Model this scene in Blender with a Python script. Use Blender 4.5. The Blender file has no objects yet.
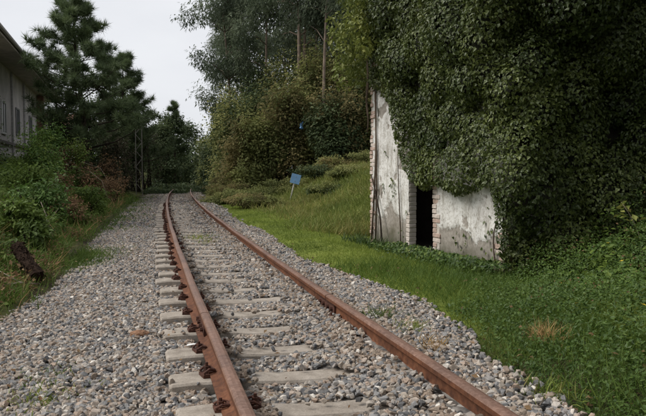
import bpy, bmesh, math, random
import numpy as np
from mathutils import Vector, Matrix, noise as mnoise

# ------------------------------------------------------------------ camera, sky, sun, exposure
SC = bpy.context.scene
COL = SC.collection
cam_d = bpy.data.cameras.new("camera"); cam = bpy.data.objects.new("camera", cam_d); COL.objects.link(cam)
cam.location = (0, 0, 1.16)
cam.rotation_euler = (math.radians(90 - 2.947), 0, 0)
cam_d.sensor_width = 36.0; cam_d.lens = 36.0 * 680 / 646
cam_d.clip_start = 0.05; cam_d.clip_end = 1500
SC.camera = cam
SUN_EL, SUN_AZ = math.radians(46), math.radians(-92)      # azimuth from +Y towards +X: light comes from front left
w = bpy.data.worlds.new("World"); SC.world = w; w.use_nodes = True
nt = w.node_tree; nt.nodes.clear()
out = nt.nodes.new("ShaderNodeOutputWorld"); bg = nt.nodes.new("ShaderNodeBackground")
sky = nt.nodes.new("ShaderNodeTexSky"); sky.sky_type = 'NISHITA'; sky.sun_disc = False
sky.sun_elevation = SUN_EL; sky.sun_rotation = SUN_AZ
tc = nt.nodes.new("ShaderNodeTexCoord"); nz = nt.nodes.new("ShaderNodeTexNoise")
mp = nt.nodes.new("ShaderNodeMapping"); mp.inputs['Scale'].default_value = (1.0, 1.0, 2.6)
nz.inputs['Scale'].default_value = 2.2; nz.inputs['Detail'].default_value = 5
cr = nt.nodes.new("ShaderNodeValToRGB")
cr.color_ramp.elements[0].position = .3; cr.color_ramp.elements[0].color = (7.0, 7.15, 7.6, 1)
cr.color_ramp.elements[1].position = .72; cr.color_ramp.elements[1].color = (8.6, 8.7, 8.95, 1)
mx = nt.nodes.new("ShaderNodeMix"); mx.data_type = 'RGBA'; mx.inputs[0].default_value = .94
nt.links.new(tc.outputs['Generated'], mp.inputs[0]); nt.links.new(mp.outputs[0], nz.inputs['Vector'])
nt.links.new(nz.outputs[0], cr.inputs[0])
nt.links.new(sky.outputs[0], mx.inputs[6]); nt.links.new(cr.outputs[0], mx.inputs[7])
nt.links.new(mx.outputs[2], bg.inputs[0]); bg.inputs[1].default_value = 0.071
nt.links.new(bg.outputs[0], out.inputs[0])
sun_d = bpy.data.lights.new("sun", 'SUN'); sun = bpy.data.objects.new("sun", sun_d); COL.objects.link(sun)
sun_d.energy = 2.0; sun_d.angle = math.radians(35); sun_d.color = (1, .96, .9)
sd = Vector((math.sin(SUN_AZ) * math.cos(SUN_EL), math.cos(SUN_AZ) * math.cos(SUN_EL), math.sin(SUN_EL)))
sun.rotation_euler = sd.to_track_quat('Z', 'Y').to_euler()
SC.view_settings.view_transform = 'Standard'; SC.view_settings.look = 'None'
SC.view_settings.exposure = 0.6; SC.view_settings.gamma = 1
SC.cycles.max_bounces = 8; SC.cycles.diffuse_bounces = 5; SC.cycles.glossy_bounces = 2; SC.cycles.transmission_bounces = 2

RNG = np.random.default_rng(7)
PI = math.pi

# ------------------------------------------------------------------ helpers
def tag(o, label, cat=None, group=None, kind=None):
    o["label"] = label
    if cat: o["category"] = cat
    if group: o["group"] = group
    if kind: o["kind"] = kind
    return o

def empty(name, loc, rz=0):
    o = bpy.data.objects.new(name, None); COL.objects.link(o)
    o.location = loc; o.rotation_euler = (0, 0, rz); o.empty_display_size = .2
    return o

def link(name, me, mat=None, parent=None, loc=None, rot=None):
    o = bpy.data.objects.new(name, me); COL.objects.link(o)
    if mat is not None and not me.materials: me.materials.append(mat)
    if parent is not None: o.parent = parent
    if loc is not None: o.location = loc
    if rot is not None: o.rotation_euler = rot
    return o

class MB:
    """collects polygons of any shape for one mesh"""
    def __init__(s): s.v = []; s.f = []; s.m = []
    def add(s, V, F, mi=0):
        b = len(s.v); s.v += [tuple(p) for p in V]
        s.f += [tuple(i + b for i in f) for f in F]; s.m += [mi] * len(F); return s
    def box(s, x0, x1, y0, y1, z0, z1, mi=0):
        V = [(x0, y0, z0), (x1, y0, z0), (x1, y1, z0), (x0, y1, z0), (x0, y0, z1), (x1, y0, z1), (x1, y1, z1), (x0, y1, z1)]
        return s.add(V, [(0, 3, 2, 1), (4, 5, 6, 7), (0, 1, 5, 4), (1, 2, 6, 5), (2, 3, 7, 6), (3, 0, 4, 7)], mi)
    def tube(s, pts, rad, n=7, mi=0, cap=True):
        pts = [np.array(p, float) for p in pts]
        if np.isscalar(rad): rad = [rad] * len(pts)
        ref = np.array((0.31, .95, .05)); V = []; F = []
        for i, p in enumerate(pts):
            t = pts[min(i + 1, len(pts) - 1)] - pts[max(i - 1, 0)]; t /= (np.linalg.norm(t) + 1e-9)
            r0 = ref if abs(t @ ref) < .9 else np.array((1., 0, 0))
            a = np.cross(t, r0); a /= np.linalg.norm(a); b = np.cross(t, a)
            for k in range(n):
                q = 2 * PI * k / n
                V.append(p + rad[i] * (math.cos(q) * a + math.sin(q) * b))
        for i in range(len(pts) - 1):
            for k in range(n):
                F.append((i * n + k, i * n + (k + 1) % n, (i + 1) * n + (k + 1) % n, (i + 1) * n + k))
        if cap:
            F.append(tuple(range(n - 1, -1, -1))); F.append(tuple((len(pts) - 1) * n + k for k in range(n)))
        return s.add(V, F, mi)
    def mesh(s, name, smooth=False):
        me = bpy.data.meshes.new(name); me.from_pydata(s.v, [], s.f); me.update()
        bm = bmesh.new(); bm.from_mesh(me); bmesh.ops.recalc_face_normals(bm, faces=bm.faces); bm.to_mesh(me); bm.free()
        if any(s.m): me.polygons.foreach_set("material_index", s.m)
        if smooth: me.polygons.foreach_set("use_smooth", [True] * len(me.polygons))
        return me
    def build(s, name, mat, parent=None, smooth=False, bevel=0, loc=None, rot=None):
        me = s.mesh(name, smooth)
        for m in (mat if isinstance(mat, (list, tuple)) else [mat]): me.materials.append(m)
        o = link(name, me, None, parent, loc, rot)
        if bevel:
            b = o.modifiers.new("bevel", 'BEVEL'); b.width = bevel; b.segments = 2; b.limit_method = 'ANGLE'
        return o

def tri_mesh(name, V, T, rnd=None, smooth=False):
    """big mesh from numpy arrays of vertices and triangles"""
    me = bpy.data.meshes.new(name); V = np.asarray(V, np.float32); T = np.asarray(T, np.int32)
    me.vertices.add(len(V)); me.vertices.foreach_set("co", V.ravel())
    me.loops.add(T.size); me.loops.foreach_set("vertex_index", T.ravel())
    me.polygons.add(len(T)); me.polygons.foreach_set("loop_start", np.arange(0, T.size, 3, dtype=np.int32))
    me.polygons.foreach_set("use_smooth", np.full(len(T), smooth, bool))
    if rnd is not None:
        a = me.attributes.new("rnd", 'FLOAT', 'POINT'); a.data.foreach_set("value", np.asarray(rnd, np.float32))
    me.update(calc_edges=True)
    return me

def nrm(a): return a / (np.linalg.norm(a, axis=-1, keepdims=True) + 1e-9)

def frames(normal, tip):
    """per-item matrices: y runs to the tip, z is the normal"""
    z = nrm(normal); y = nrm(tip - (tip * z).sum(-1, keepdims=True) * z); x = np.cross(y, z)
    return np.stack((x, y, z), -1)

def stamp(tmpl, pos, M, scale, rnd):
    """copies of one small shape joined to one set of arrays"""
    TV, TT = tmpl; TV = np.asarray(TV, float); TT = np.asarray(TT)
    scale = np.asarray(scale, float)
    if scale.ndim == 1: scale = scale[:, None]
    L = TV[None] * scale[:, None, :]
    V = np.einsum('nij,nkj->nki', M, L) + pos[:, None, :]
    n, k = len(pos), len(TV)
    T = TT[None] + (np.arange(n) * k)[:, None, None]
    return V.reshape(-1, 3), T.reshape(-1, 3), np.repeat(rnd, k)

def joined(parts):
    Vs, Ts, Rs, b = [], [], [], 0
    for V, T, R in parts:
        Vs.append(V); Ts.append(T + b); Rs.append(R); b += len(V)
    return np.concatenate(Vs), np.concatenate(Ts), np.concatenate(Rs)

LEAF = ([(0, 0, 0), (.3, .45, .07), (0, 1, -.05), (-.3, .45, .07), (0, .5, -.02)], [(0, 1, 4), (1, 2, 4), (0, 4, 3), (4, 2, 3)])
LEAF2 = ([(0, 0, 0), (.27, .45, .06), (0, 1, -.08), (-.27, .45, .06)], [(0, 1, 2), (0, 2, 3)])
LONGLEAF = ([(0, 0, 0), (.11, .35, .03), (0.03, 1, -.1), (-.11, .35, .03)], [(0, 1, 2), (0, 2, 3)])
IVY = ([(0, 0, 0), (.42, .1, .03), (.3, .42, .06), (0, 1, -.06), (-.3, .42, .06), (-.42, .1, .03)], [(0, 1, 2), (0, 2, 3), (0, 3, 4), (0, 4, 5)])
BLADE = ([(-.5, 0, 0), (.5, 0, 0), (-.38, .14, .5), (.38, .14, .5), (0, .52, .93)], [(0, 1, 3), (0, 3, 2), (2, 3, 4)])
BLADE1 = ([(-.5, 0, 0), (.5, 0, 0), (0, .3, 1)], [(0, 1, 2)])

def unit(n, rng=RNG): return nrm(rng.normal(size=(n, 3)))

def blades(pos, length, width, rnd, lean=.35, rng=RNG, tmpl=BLADE):
    n = len(pos); a = rng.uniform(0, 2 * PI, n)
    up = nrm(np.stack((rng.normal(0, lean, n), rng.normal(0, lean, n), np.ones(n)), -1))
    y = np.stack((np.cos(a), np.sin(a), np.zeros(n)), -1)
    y = nrm(y - (y * up).sum(-1, keepdims=True) * up); x = np.cross(y, up)
    return stamp(tmpl, pos, np.stack((x, y, up), -1), np.stack((width, length, length), -1), rnd)

def vnoise(x, y, sc, seed=0):
    """cheap smooth value noise on arrays, 0..1"""
    x = np.asarray(x, float) / sc + seed * 17.13; y = np.asarray(y, float) / sc + seed * 5.71
    xi, yi = np.floor(x), np.floor(y); fx, fy = x - xi, y - yi
    fx = fx * fx * (3 - 2 * fx); fy = fy * fy * (3 - 2 * fy)
    h = lambda a, b: (np.sin(a * 127.1 + b * 311.7 + seed * 74.7) * 43758.5453) % 1.0
    return (h(xi, yi) * (1 - fx) + h(xi + 1, yi) * fx) * (1 - fy) + (h(xi, yi + 1) * (1 - fx) + h(xi + 1, yi + 1) * fx) * fy

def fnoise(x, y, sc, seed=0):
    return .55 * vnoise(x, y, sc, seed) + .3 * vnoise(x, y, sc / 2.1, seed + 1) + .15 * vnoise(x, y, sc / 4.3, seed + 2)

def sm(x, a, b):
    t = np.clip((np.asarray(x, float) - a) / (b - a), 0, 1); return t * t * (3 - 2 * t)

# ------------------------------------------------------------------ materials
def mat(name):
    m = bpy.data.materials.new(name); m.use_nodes = True
    return m, m.node_tree, m.node_tree.nodes["Principled BSDF"]

def N(nt, typ, **kw):
    n = nt.nodes.new(typ)
    for k, v in kw.items(): setattr(n, k, v)
    return n

def ramp(nt, src, stops, interp='LINEAR'):
    r = N(nt, "ShaderNodeValToRGB"); r.color_ramp.interpolation = interp
    e = r.color_ramp.elements
    while len(e) < len(stops): e.new(.5)
    for i, (p, c) in enumerate(stops): e[i].position = p; e[i].color = (*c, 1)
    nt.links.new(src, r.inputs[0]); return r.outputs[0]

def tnoise(nt, scale, detail=5, rough=.6, vec=None, coord='Object'):
    if vec is None: vec = N(nt, "ShaderNodeTexCoord").outputs[coord]
    n = N(nt, "ShaderNodeTexNoise"); n.inputs['Scale'].default_value = scale
    n.inputs['Detail'].default_value = detail; n.inputs['Roughness'].default_value = rough
    nt.links.new(vec, n.inputs['Vector']); return n.outputs[0]

def mixc(nt, fac, a, b, blend='MIX'):
    m = N(nt, "ShaderNodeMix", data_type='RGBA', blend_type=blend)
    for i, x in ((0, fac), (6, a), (7, b)):
        if isinstance(x, (int, float)): m.inputs[i].default_value = x
        elif isinstance(x, tuple): m.inputs[i].default_value = (*x, 1)
        else: nt.links.new(x, m.inputs[i])
    return m.outputs[2]

def bump(nt, b, h, strength=.4, dist=.01):
    n = N(nt, "ShaderNodeBump"); n.inputs['Strength'].default_value = strength; n.inputs['Distance'].default_value = dist
    nt.links.new(h, n.inputs['Height']); nt.links.new(n.outputs[0], b.inputs['Normal'])

def leaf_mat(name, stops, rough=.55, trans=.22, spec=.3, patch=1.2, gain=1.8):
    m, t, b = mat(name)
    a = N(t, "ShaderNodeAttribute", attribute_name="rnd")
    c = ramp(t, a.outputs['Fac'], [(q_, tuple(x * gain for x in c_)) for q_, c_ in stops])
    geo = N(t, "ShaderNodeNewGeometry")
    v = tnoise(t, patch, 2, .5, geo.outputs['Position'])
    c = mixc(t, 1.0, c, ramp(t, v, [(.3, (.72, .74, .76)), (.7, (1.25, 1.2, 1.15))]), 'MULTIPLY')
    t.links.new(c, b.inputs['Base Color']); b.inputs['Roughness'].default_value = rough
    b.inputs['Specular IOR Level'].default_value = spec
    if trans:
        tr = N(t, "ShaderNodeBsdfTranslucent"); t.links.new(c, tr.inputs[0])
        ms = N(t, "ShaderNodeMixShader"); ms.inputs[0].default_value = trans
        o = t.nodes["Material Output"]
        t.links.new(b.outputs[0], ms.inputs[1]); t.links.new(tr.outputs[0], ms.inputs[2]); t.links.new(ms.outputs[0], o.inputs[0])
    return m

def plain(name, col, rough=.7, metal=0, var=.25, scale=12, bumpd=0, spec=.4):
    m, t, b = mat(name)
    v = tnoise(t, scale)
    lo = tuple(x * (1 - var) for x in col); hi = tuple(x * (1 + var) for x in col)
    t.links.new(ramp(t, v, [(.3, lo), (.7, hi)]), b.inputs['Base Color'])
    b.inputs['Roughness'].default_value = rough; b.inputs['Metallic'].default_value = metal
    b.inputs['Specular IOR Level'].default_value = spec
    if bumpd: bump(t, b, v, .6, bumpd)
    return m

def stone_mat(name, use_attr):
    m, t, b = mat(name)
    r = N(t, "ShaderNodeAttribute", attribute_name="rnd").outputs['Fac'] if use_attr else N(t, "ShaderNodeObjectInfo").outputs['Random']
    c = ramp(t, r, [(0, (.06, .059, .058)), (.14, (.15, .154, .162)), (.32, (.24, .24, .24)), (.45, (.31, .272, .23)), (.56, (.225, .178, .14)), (.6, (.27, .26, .255)),
                    (.68, (.38, .345, .30)), (.8, (.31, .235, .185)), (.91, (.48, .45, .41)), (1, (.62, .60, .56))])
    geo = N(t, "ShaderNodeNewGeometry")
    v = tnoise(t, 55, 4, .65, geo.outputs['Position'])
    c = mixc(t, 1.0, c, ramp(t, v, [(.3, (.74, .72, .71)), (.7, (1.32, 1.28, 1.22))]), 'MULTIPLY')
    t.links.new(c, b.inputs['Base Color']); b.inputs['Roughness'].default_value = .85
    b.inputs['Specular IOR Level'].default_value = .25
    bump(t, b, tnoise(t, 140, 3, .6, geo.outputs['Position']), .35, .004)
    return m

M = {}
M['stone'] = stone_mat("ballast_stone", True); M['stone1'] = stone_mat("ballast_stone_single", False)
def rust_mat(name, cols, rough=.75, sc=22):
    m, t, b = mat(name)
    geo = N(t, "ShaderNodeNewGeometry")
    v = tnoise(t, sc, 6, .7, geo.outputs['Position']); v2 = tnoise(t, 3.0, 3, .6, geo.outputs['Position'])
    c = ramp(t, v, [(.28, cols[0]), (.5, cols[1]), (.74, cols[2])])
    c = mixc(t, 1.0, c, ramp(t, v2, [(.3, (.7, .7, .72)), (.7, (1.2, 1.15, 1.1))]), 'MULTIPLY')
    t.links.new(c, b.inputs['Base Color']); b.inputs['Roughness'].default_value = rough
    b.inputs['Specular IOR Level'].default_value = .3
    bump(t, b, v, .4, .003); return m
M['rust'] = rust_mat("rusted_rail_side", [(.062, .027, .016), (.135, .053, .026), (.22, .10, .05)])
M['railtop'] = rust_mat("worn_rail_head", [(.115, .064, .045), (.19, .112, .082), (.29, .19, .15)], .5, 40)
M['clip'] = rust_mat("rusted_clip", [(.035, .016, .012), (.08, .034, .023), (.15, .062, .038)], .8, 60)
def concrete():
    m, t, b = mat("sleeper_concrete")
    geo = N(t, "ShaderNodeNewGeometry")
    v = tnoise(t, 9, 6, .65, geo.outputs['Position']); f = tnoise(t, 120, 3, .6, geo.outputs['Position'])
    c = ramp(t, v, [(.25, (.18, .15, .12)), (.5, (.31, .268, .222)), (.75, (.42, .37, .315))])
    c = mixc(t, 1.0, c, ramp(t, f, [(.3, (.75, .75, .75)), (.6, (1.1, 1.1, 1.1))]), 'MULTIPLY')
    t.links.new(c, b.inputs['Base Color']); b.inputs['Roughness'].default_value = .9; bump(t, b, f, .5, .003)
    return m
M['concrete'] = concrete()
def bed_mat():
    m, t, b = mat("fine_ballast_bed")
    geo = N(t, "ShaderNodeNewGeometry")
    vo = N(t, "ShaderNodeTexVoronoi"); vo.inputs['Scale'].default_value = 24; t.links.new(geo.outputs['Position'], vo.inputs['Vector'])
    hue = N(t, "ShaderNodeSeparateColor"); t.links.new(vo.outputs['Color'], hue.inputs[0])
    c = ramp(t, hue.outputs[0], [(0, (.05, .05, .05)), (.4, (.17, .16, .15)), (.7, (.26, .235, .21)), (1, (.38, .37, .35))])
    c = mixc(t, ramp(t, tnoise(t, 1.3, 4, .6, geo.outputs['Position']), [(.4, (0, 0, 0)), (.75, (.55, .55, .55))]), c, (.10, .082, .055))
    t.links.new(c, b.inputs['Base Color']); b.inputs['Roughness'].default_value = .95
    iv = N(t, "ShaderNodeMath", operation='SUBTRACT'); iv.inputs[0].default_value = 1; t.links.new(vo.outputs['Distance'], iv.inputs[1])
    bump(t, b, iv.outputs[0], .9, .03); return m
M['bed'] = bed_mat()
def ground_mat():
    m, t, b = mat("soil_and_turf")
    geo = N(t, "ShaderNodeNewGeometry")
    lawn = N(t, "ShaderNodeAttribute", attribute_name="lawn").outputs['Fac']
    v = tnoise(t, 1.6, 6, .65, geo.outputs['Position']); f = tnoise(t, 28, 4, .6, geo.outputs['Position'])
    soil = ramp(t, v, [(.3, (.035, .028, .018)), (.55, (.06, .055, .028)), (.75, (.085, .07, .042))])
    turf = ramp(t, v, [(.3, (.11, .145, .026)), (.55, (.175, .215, .042)), (.75, (.23, .25, .062))])
    c = mixc(t, lawn, soil, turf)
    c = mixc(t, 1.0, c, ramp(t, f, [(.3, (.6, .6, .6)), (.7, (1.2, 1.2, 1.2))]), 'MULTIPLY')
    t.links.new(c, b.inputs['Base Color']); b.inputs['Roughness'].default_value = .95
    b.inputs['Specular IOR Level'].default_value = .1
    bump(t, b, f, .8, .03); return m
M['ground'] = ground_mat()
M['lawn'] = leaf_mat("short_grass", [(0, (.055, .08, .014)), (.5, (.095, .125, .024)), (.8, (.13, .155, .036)), (1, (.2, .17, .075))], .6, .4, .2, .8, 2.1)
M['verge'] = leaf_mat('verge_grass', [(0, (.03, .055, .011)), (.5, (.06, .1, .018)), (.85, (.1, .14, .03)), (1, (.2, .18, .08))], .6, .35, .2, .5, 1.7)
M['bankgrass'] = leaf_mat("bank_grass", [(0, (.035, .062, .012)), (.48, (.068, .108, .021)), (.8, (.092, .13, .034)), (.93, (.14, .14, .055)), (1, (.25, .2, .11))], .6, .33, .2, .9, 1.55)
M['hillgrass'] = leaf_mat("hill_grass", [(0, (.05, .072, .016)), (.4, (.09, .115, .026)), (.7, (.14, .135, .042)), (1, (.25, .19, .085))], .6, .3, .2, .8)
M['bramble'] = leaf_mat("bramble_leaf", [(0, (.026, .042, .01)), (.5, (.055, .085, .017)), (.85, (.09, .125, .027)), (1, (.15, .15, .05))], .55, .36, .2, 1.2, 2.0)
M['cover'] = leaf_mat("ground_cover_leaf", [(0, (.018, .038, .008)), (.5, (.04, .072, .014)), (.85, (.072, .115, .022)), (1, (.13, .16, .04))], .5, .25, .3, .45, 1.6)
M['ivy'] = leaf_mat("ivy_leaf", [(0, (.014, .024, .007)), (.5, (.033, .044, .011)), (.85, (.058, .071, .018)), (.96, (.10, .11, .035)), (1, (.2, .17, .06))], .42, .2, .38, 1.0, 2.3)
M['ivylight'] = leaf_mat("young_ivy_leaf", [(0, (.04, .055, .012)), (.5, (.078, .095, .022)), (1, (.15, .155, .045))], .5, .3, .3, 1.2, 2.2)
M['euc'] = leaf_mat("eucalyptus_leaf", [(0, (.024, .034, .02)), (.5, (.048, .062, .038)), (.85, (.075, .09, .058)), (1, (.11, .11, .078))], .55, .38, .2, .5, 2.4)
M['olive'] = leaf_mat("olive_shrub_leaf", [(0, (.034, .042, .015)), (.5, (.072, .080, .028)), (.8, (.108, .108, .042)), (1, (.15, .14, .055))], .6, .45, .15, .6, 2.9)
M['brownleaf'] = leaf_mat("browning_leaf", [(0, (.04, .037, .017)), (.5, (.082, .074, .032)), (.8, (.12, .10, .045)), (1, (.15, .14, .06))], .7, .45, .12, .6, 2.4)
M['darkleaf'] = leaf_mat("dark_tree_leaf", [(0, (.016, .026, .012)), (.5, (.03, .044, .018)), (.85, (.05, .064, .026)), (1, (.08, .08, .04))], .6, .3, .2, .5, 2.2)
M['heath'] = leaf_mat("dark_twiggy_leaf", [(0, (.02, .02, .013)), (.5, (.04, .036, .024)), (.85, (.06, .055, .035)), (1, (.09, .075, .05))], .7, .25, .15, .6, 2.0)
M['midleaf'] = leaf_mat("green_bush_leaf", [(0, (.028, .058, .012)), (.5, (.055, .10, .02)), (1, (.11, .155, .035))], .55, .28, .3)
M['needle'] = leaf_mat("pine_needle", [(0, (.032, .05, .022)), (.5, (.058, .082, .036)), (.85, (.09, .118, .053)), (1, (.12, .14, .07))], .5, .3, .3, .9, 1.8)
M['straw'] = leaf_mat("dry_grass", [(0, (.13, .08, .035)), (.5, (.24, .155, .07)), (1, (.36, .26, .13))], .7, .3, .2)
M['bracken'] = leaf_mat("dead_bracken", [(0, (.055, .035, .02)), (.5, (.11, .068, .036)), (1, (.19, .135, .075))], .75, .25, .15)
M['yellow'] = plain("yellow_petal", (.62, .46, .04), .6, 0, .2)
M['bark'] = plain("dark_bark", (.045, .035, .027), .95, 0, .45, 14, .02, .1)
M['eucbark'] = plain("eucalyptus_bark", (.20, .155, .12), .9, 0, .5, 3, .01, .15)
M['twig'] = plain("dry_twig", (.2, .165, .125), .9, 0, .3, 20)
M['log'] = plain("rotten_wood", (.028, .018, .013), 1, 0, .6, 26, .03, .05)
M['stem'] = plain("vine_stem", (.10, .075, .055), .95, 0, .35, 30, .01, .1)

# ------------------------------------------------------------------ track line and terrain height
YT = np.arange(-60, 400, .25)
_sl = np.clip(-.27 + .0018 * YT + .00005 * np.maximum(0, YT - 28) ** 2, -.4, .3)
CXT = np.cumsum(_sl) * .25; CXT += .99 - np.interp(0, YT, CXT)
def cx(Y): return np.interp(Y, YT, CXT)
def slope(Y): return np.interp(Y, YT, _sl)
def side(X, Y): return (X - cx(Y)) * .965
def at(s, Y): return cx(Y) + np.asarray(s) / .965

def ground_z(X, Y):
    X = np.asarray(X, float); Y = np.asarray(Y, float); s = side(X, Y)
    corridor = -.085
    d = -s - 2.0 - .28 * (1 - sm(Y, 5.2, 7.5)) + .25 * (vnoise(Y, 0 * Y, 2.3, 4) - .5)
    left = 1.25 * sm(d, 0, 3.1) + .03 * np.maximum(d - 3, 0) + .10 * (fnoise(X, Y, 1.1, 3) - .5) * sm(d, 0, .8)
    up = sm(Y, 13, 20)
    hill = up * (1.15 * sm(s, 3.0, 6.4) + .12 * np.maximum(s - 5.0, 0)) + (1 - up) * .2 * np.maximum(s - 9, 0)
    right = hill - .12 * sm(s, 2.0, 2.9) * (1 - sm(Y, 13.2, 15)) + .06 * (fnoise(X, Y, .9, 8) - .5) * sm(s, 1.3, 2.4)
    z = np.where(s < 0, left, right)
    blend = np.where(s < 0, sm(-s - .28 * (1 - sm(Y, 5.2, 7.5)), 1.75, 2.15), sm(s, 1.0, 1.55))
    return corridor * (1 - blend) + z * blend

def gp(X, Y, dz=0): return (float(X), float(Y), float(ground_z(X, Y)) + dz)

sv = np.unique(np.concatenate((np.linspace(-160, -30, 14), np.linspace(-30, -6, 26), np.linspace(-6, 7, 105), np.linspace(7, 30, 30), np.linspace(30, 160, 14))))
yv = np.unique(np.concatenate((np.linspace(-40, 0, 22), np.linspace(0, 22, 112), np.linspace(22, 60, 100), np.linspace(60, 380, 50))))
SS, YY = np.meshgrid(sv, yv); XX = at(SS, YY); ZZ = ground_z(XX, YY)
nx, ny = len(sv), len(yv); idx = np.arange(nx * ny).reshape(ny, nx)
q = np.stack((idx[:-1, :-1], idx[:-1, 1:], idx[1:, 1:], idx[1:, :-1]), -1).reshape(-1, 4)
me = tri_mesh("ground", np.stack((XX, YY, ZZ), -1).reshape(-1, 3), np.concatenate((q[:, [0, 1, 2]], q[:, [0, 2, 3]])), smooth=True)
lawnw = sm(SS, .95, 1.35) * (1 - .75 * sm(SS, 5.0, 7.5)) * (1 - .6 * sm(YY, 20, 27)) * sm(YY, 4.0, 5.5) + .25 * (SS < -2)
a = me.attributes.new("lawn", 'FLOAT', 'POINT'); a.data.foreach_set("value", np.clip(lawnw, 0, 1).astype(np.float32).ravel())
ground = link("ground", me, M['ground'])
tag(ground, "bare soil and turf under the grass on both sides of the railway", None, None, "structure")

# ------------------------------------------------------------------ ballast bed
def edge_left(Y): return -1.92 - .28 * (1 - sm(Y, 5.2, 7.5)) - .3 * (vnoise(Y, 0 * np.asarray(Y), 1.1, 21) - .5) - .35 * (vnoise(Y, 0 * np.asarray(Y), 4.0, 22) - .5)
def edge_right(Y):
    Y = np.asarray(Y, float)
    return 1.02 + .38 * np.exp(-((Y - 5.6) / 1.5) ** 2) + .25 * (vnoise(Y, 0 * Y, .9, 31) - .5) + .08 * sm(Y, 12, 20) - .2 * (1 - sm(Y, 4.0, 5.2))
def bed_z(s, Y):
    z = -.055 + .03 * sm(s, -.1, .2) + .085 * sm(s, .25, .55) * (1 - .75 * sm(s, .9, 1.7)) + .02 * (fnoise(s, Y, .35, 11) - .5) + .012 * np.exp(-((s + 1.25) / .4) ** 2)
    return z - .02 * sm(-s, 1.6, 2.0)
yb = np.concatenate((np.linspace(-2, 14, 120), np.linspace(14.2, 85, 130)))
tb = np.linspace(0, 1, 34)
EL, ER = edge_left(yb) - .15, edge_right(yb) + .12
SB = EL[:, None] + (ER - EL)[:, None] * tb[None]; YB = np.repeat(yb[:, None], len(tb), 1)
ZB = bed_z(SB, YB) - .012
ZB[:, 0] -= .08; ZB[:, -1] -= .08
idx = np.arange(SB.size).reshape(SB.shape)
q = np.stack((idx[:-1, :-1], idx[:-1, 1:], idx[1:, 1:], idx[1:, :-1]), -1).reshape(-1, 4)
bed = link("ballast_bed", tri_mesh("ballast_bed", np.stack((at(SB, YB), YB, ZB), -1).reshape(-1, 3), np.concatenate((q[:, [0, 1, 2]], q[:, [0, 2, 3]])), smooth=True), M['bed'])
tag(bed, "grey gravel ballast strip lying under and beside the rusty track", None, None, "structure")

# ------------------------------------------------------------------ railway track
SLEEPER_STEP = .6
arc = np.concatenate(([0], np.cumsum(np.sqrt(1 + _sl[1:] ** 2) * .25))); arc -= np.interp(0, YT, arc)
def Y_of_arc(a): return np.interp(a, arc, YT)
Y_FIRST = 3.80 + .75 * .26 * .965
A_FIRST = float(np.interp(Y_FIRST, YT, arc)) - 4 * SLEEPER_STEP
sleeper_Y = [float(Y_of_arc(A_FIRST + SLEEPER_STEP * k)) for k in range(78)]
track = empty("railway_track", (float(cx(5)), 5.0, 0.0))
tag(track, "rusty single narrow gauge railway track on concrete sleepers curving away into the trees", "railway track")
inv = Matrix.Translation((-float(cx(5)), -5.0, 0))
def trackpoint(s, Y):
    k = float(slope(Y)); l = math.hypot(1, k)
    return Vector((float(cx(Y)) + s / l, Y - s * k / l, 0))

PROFILE = [(-.065, .008), (.065, .008), (.065, .017), (.028, .026), (.0085, .04), (.0075, .085), (.0095, .108), (.0325, .113), (.0335, .138), (.028, .147), (.012, .151),
           (-.012, .151), (-.028, .147), (-.0335, .138), (-.0325, .113), (-.0095, .108), (-.0075, .085), (-.0085, .04), (-.028, .026), (-.065, .017)]
TOPSEG = {8, 9, 10, 11, 12}
HALF = .533
def rail_piece(sg, y0, y1):
    n = max(2, int((y1 - y0) / .35) + 1); V = []; F = []; MI = []; k = len(PROFILE)
    for i in range(n):
        Y = y0 + (y1 - y0) * i / (n - 1); kx = float(slope(Y)); l = math.hypot(1, kx); nx_, ny_ = 1 / l, -kx / l
        c = trackpoint(sg * HALF, Y) + Vector((.003 * math.sin(Y * 1.9 + sg), 0, .0025 * math.sin(Y * 1.3 + sg * 2)))
        for (px, pz) in PROFILE:
            V.append((c.x + px * nx_ - float(cx(5)), c.y + px * ny_ - 5.0, c.z + pz))
    for i in range(n - 1):
        for j in range(k):
            F.append((i * k + j, i * k + (j + 1) % k, (i + 1) * k + (j + 1) % k, (i + 1) * k + j)); MI.append(1 if j in TOPSEG else 0)
    F.append(tuple(range(k))); MI.append(0); F.append(tuple((n - 1) * k + j for j in range(k))); MI.append(0)
    mb = MB(); mb.v = V; mb.f = F; mb.m = MI
    return mb.build("rail", [M['rust'], M['railtop']], track)

plate = MB()
plate.add([(x, y, z) for y in (-.24, .24) for (x, z) in ((.0, .036), (.017, .026), (.021, .045), (.016, .09), (.022, .106), (.0, .105))],
          [(0, 1, 7, 6), (1, 2, 8, 7), (2, 3, 9, 8), (3, 4, 10, 9), (4, 5, 11, 10), (0, 5, 4, 3, 2, 1), (6, 7, 8, 9, 10, 11), (5, 0, 6, 11)])
for yy in (-.18, -.07, .07, .18):
    V = []
    for i in range(6): V.append((.016, yy + .017 * math.cos(i * PI / 3), .068 + .017 * math.sin(i * PI / 3)))
    for i in range(6): V.append((.04, yy + .017 * math.cos(i * PI / 3), .068 + .017 * math.sin(i * PI / 3)))
    plate.add(V, [tuple(range(6, 12))] + [(i, (i + 1) % 6, 6 + (i + 1) % 6, 6 + i) for i in range(6)])
plate_me = plate.mesh("fishplate"); plate_me.materials.append(M['clip'])
joints = {-1: [-6, 5.03, 23.0, 41.0, 62], 1: [-6, 5.48, 23.2, 41.2, 62]}
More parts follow.
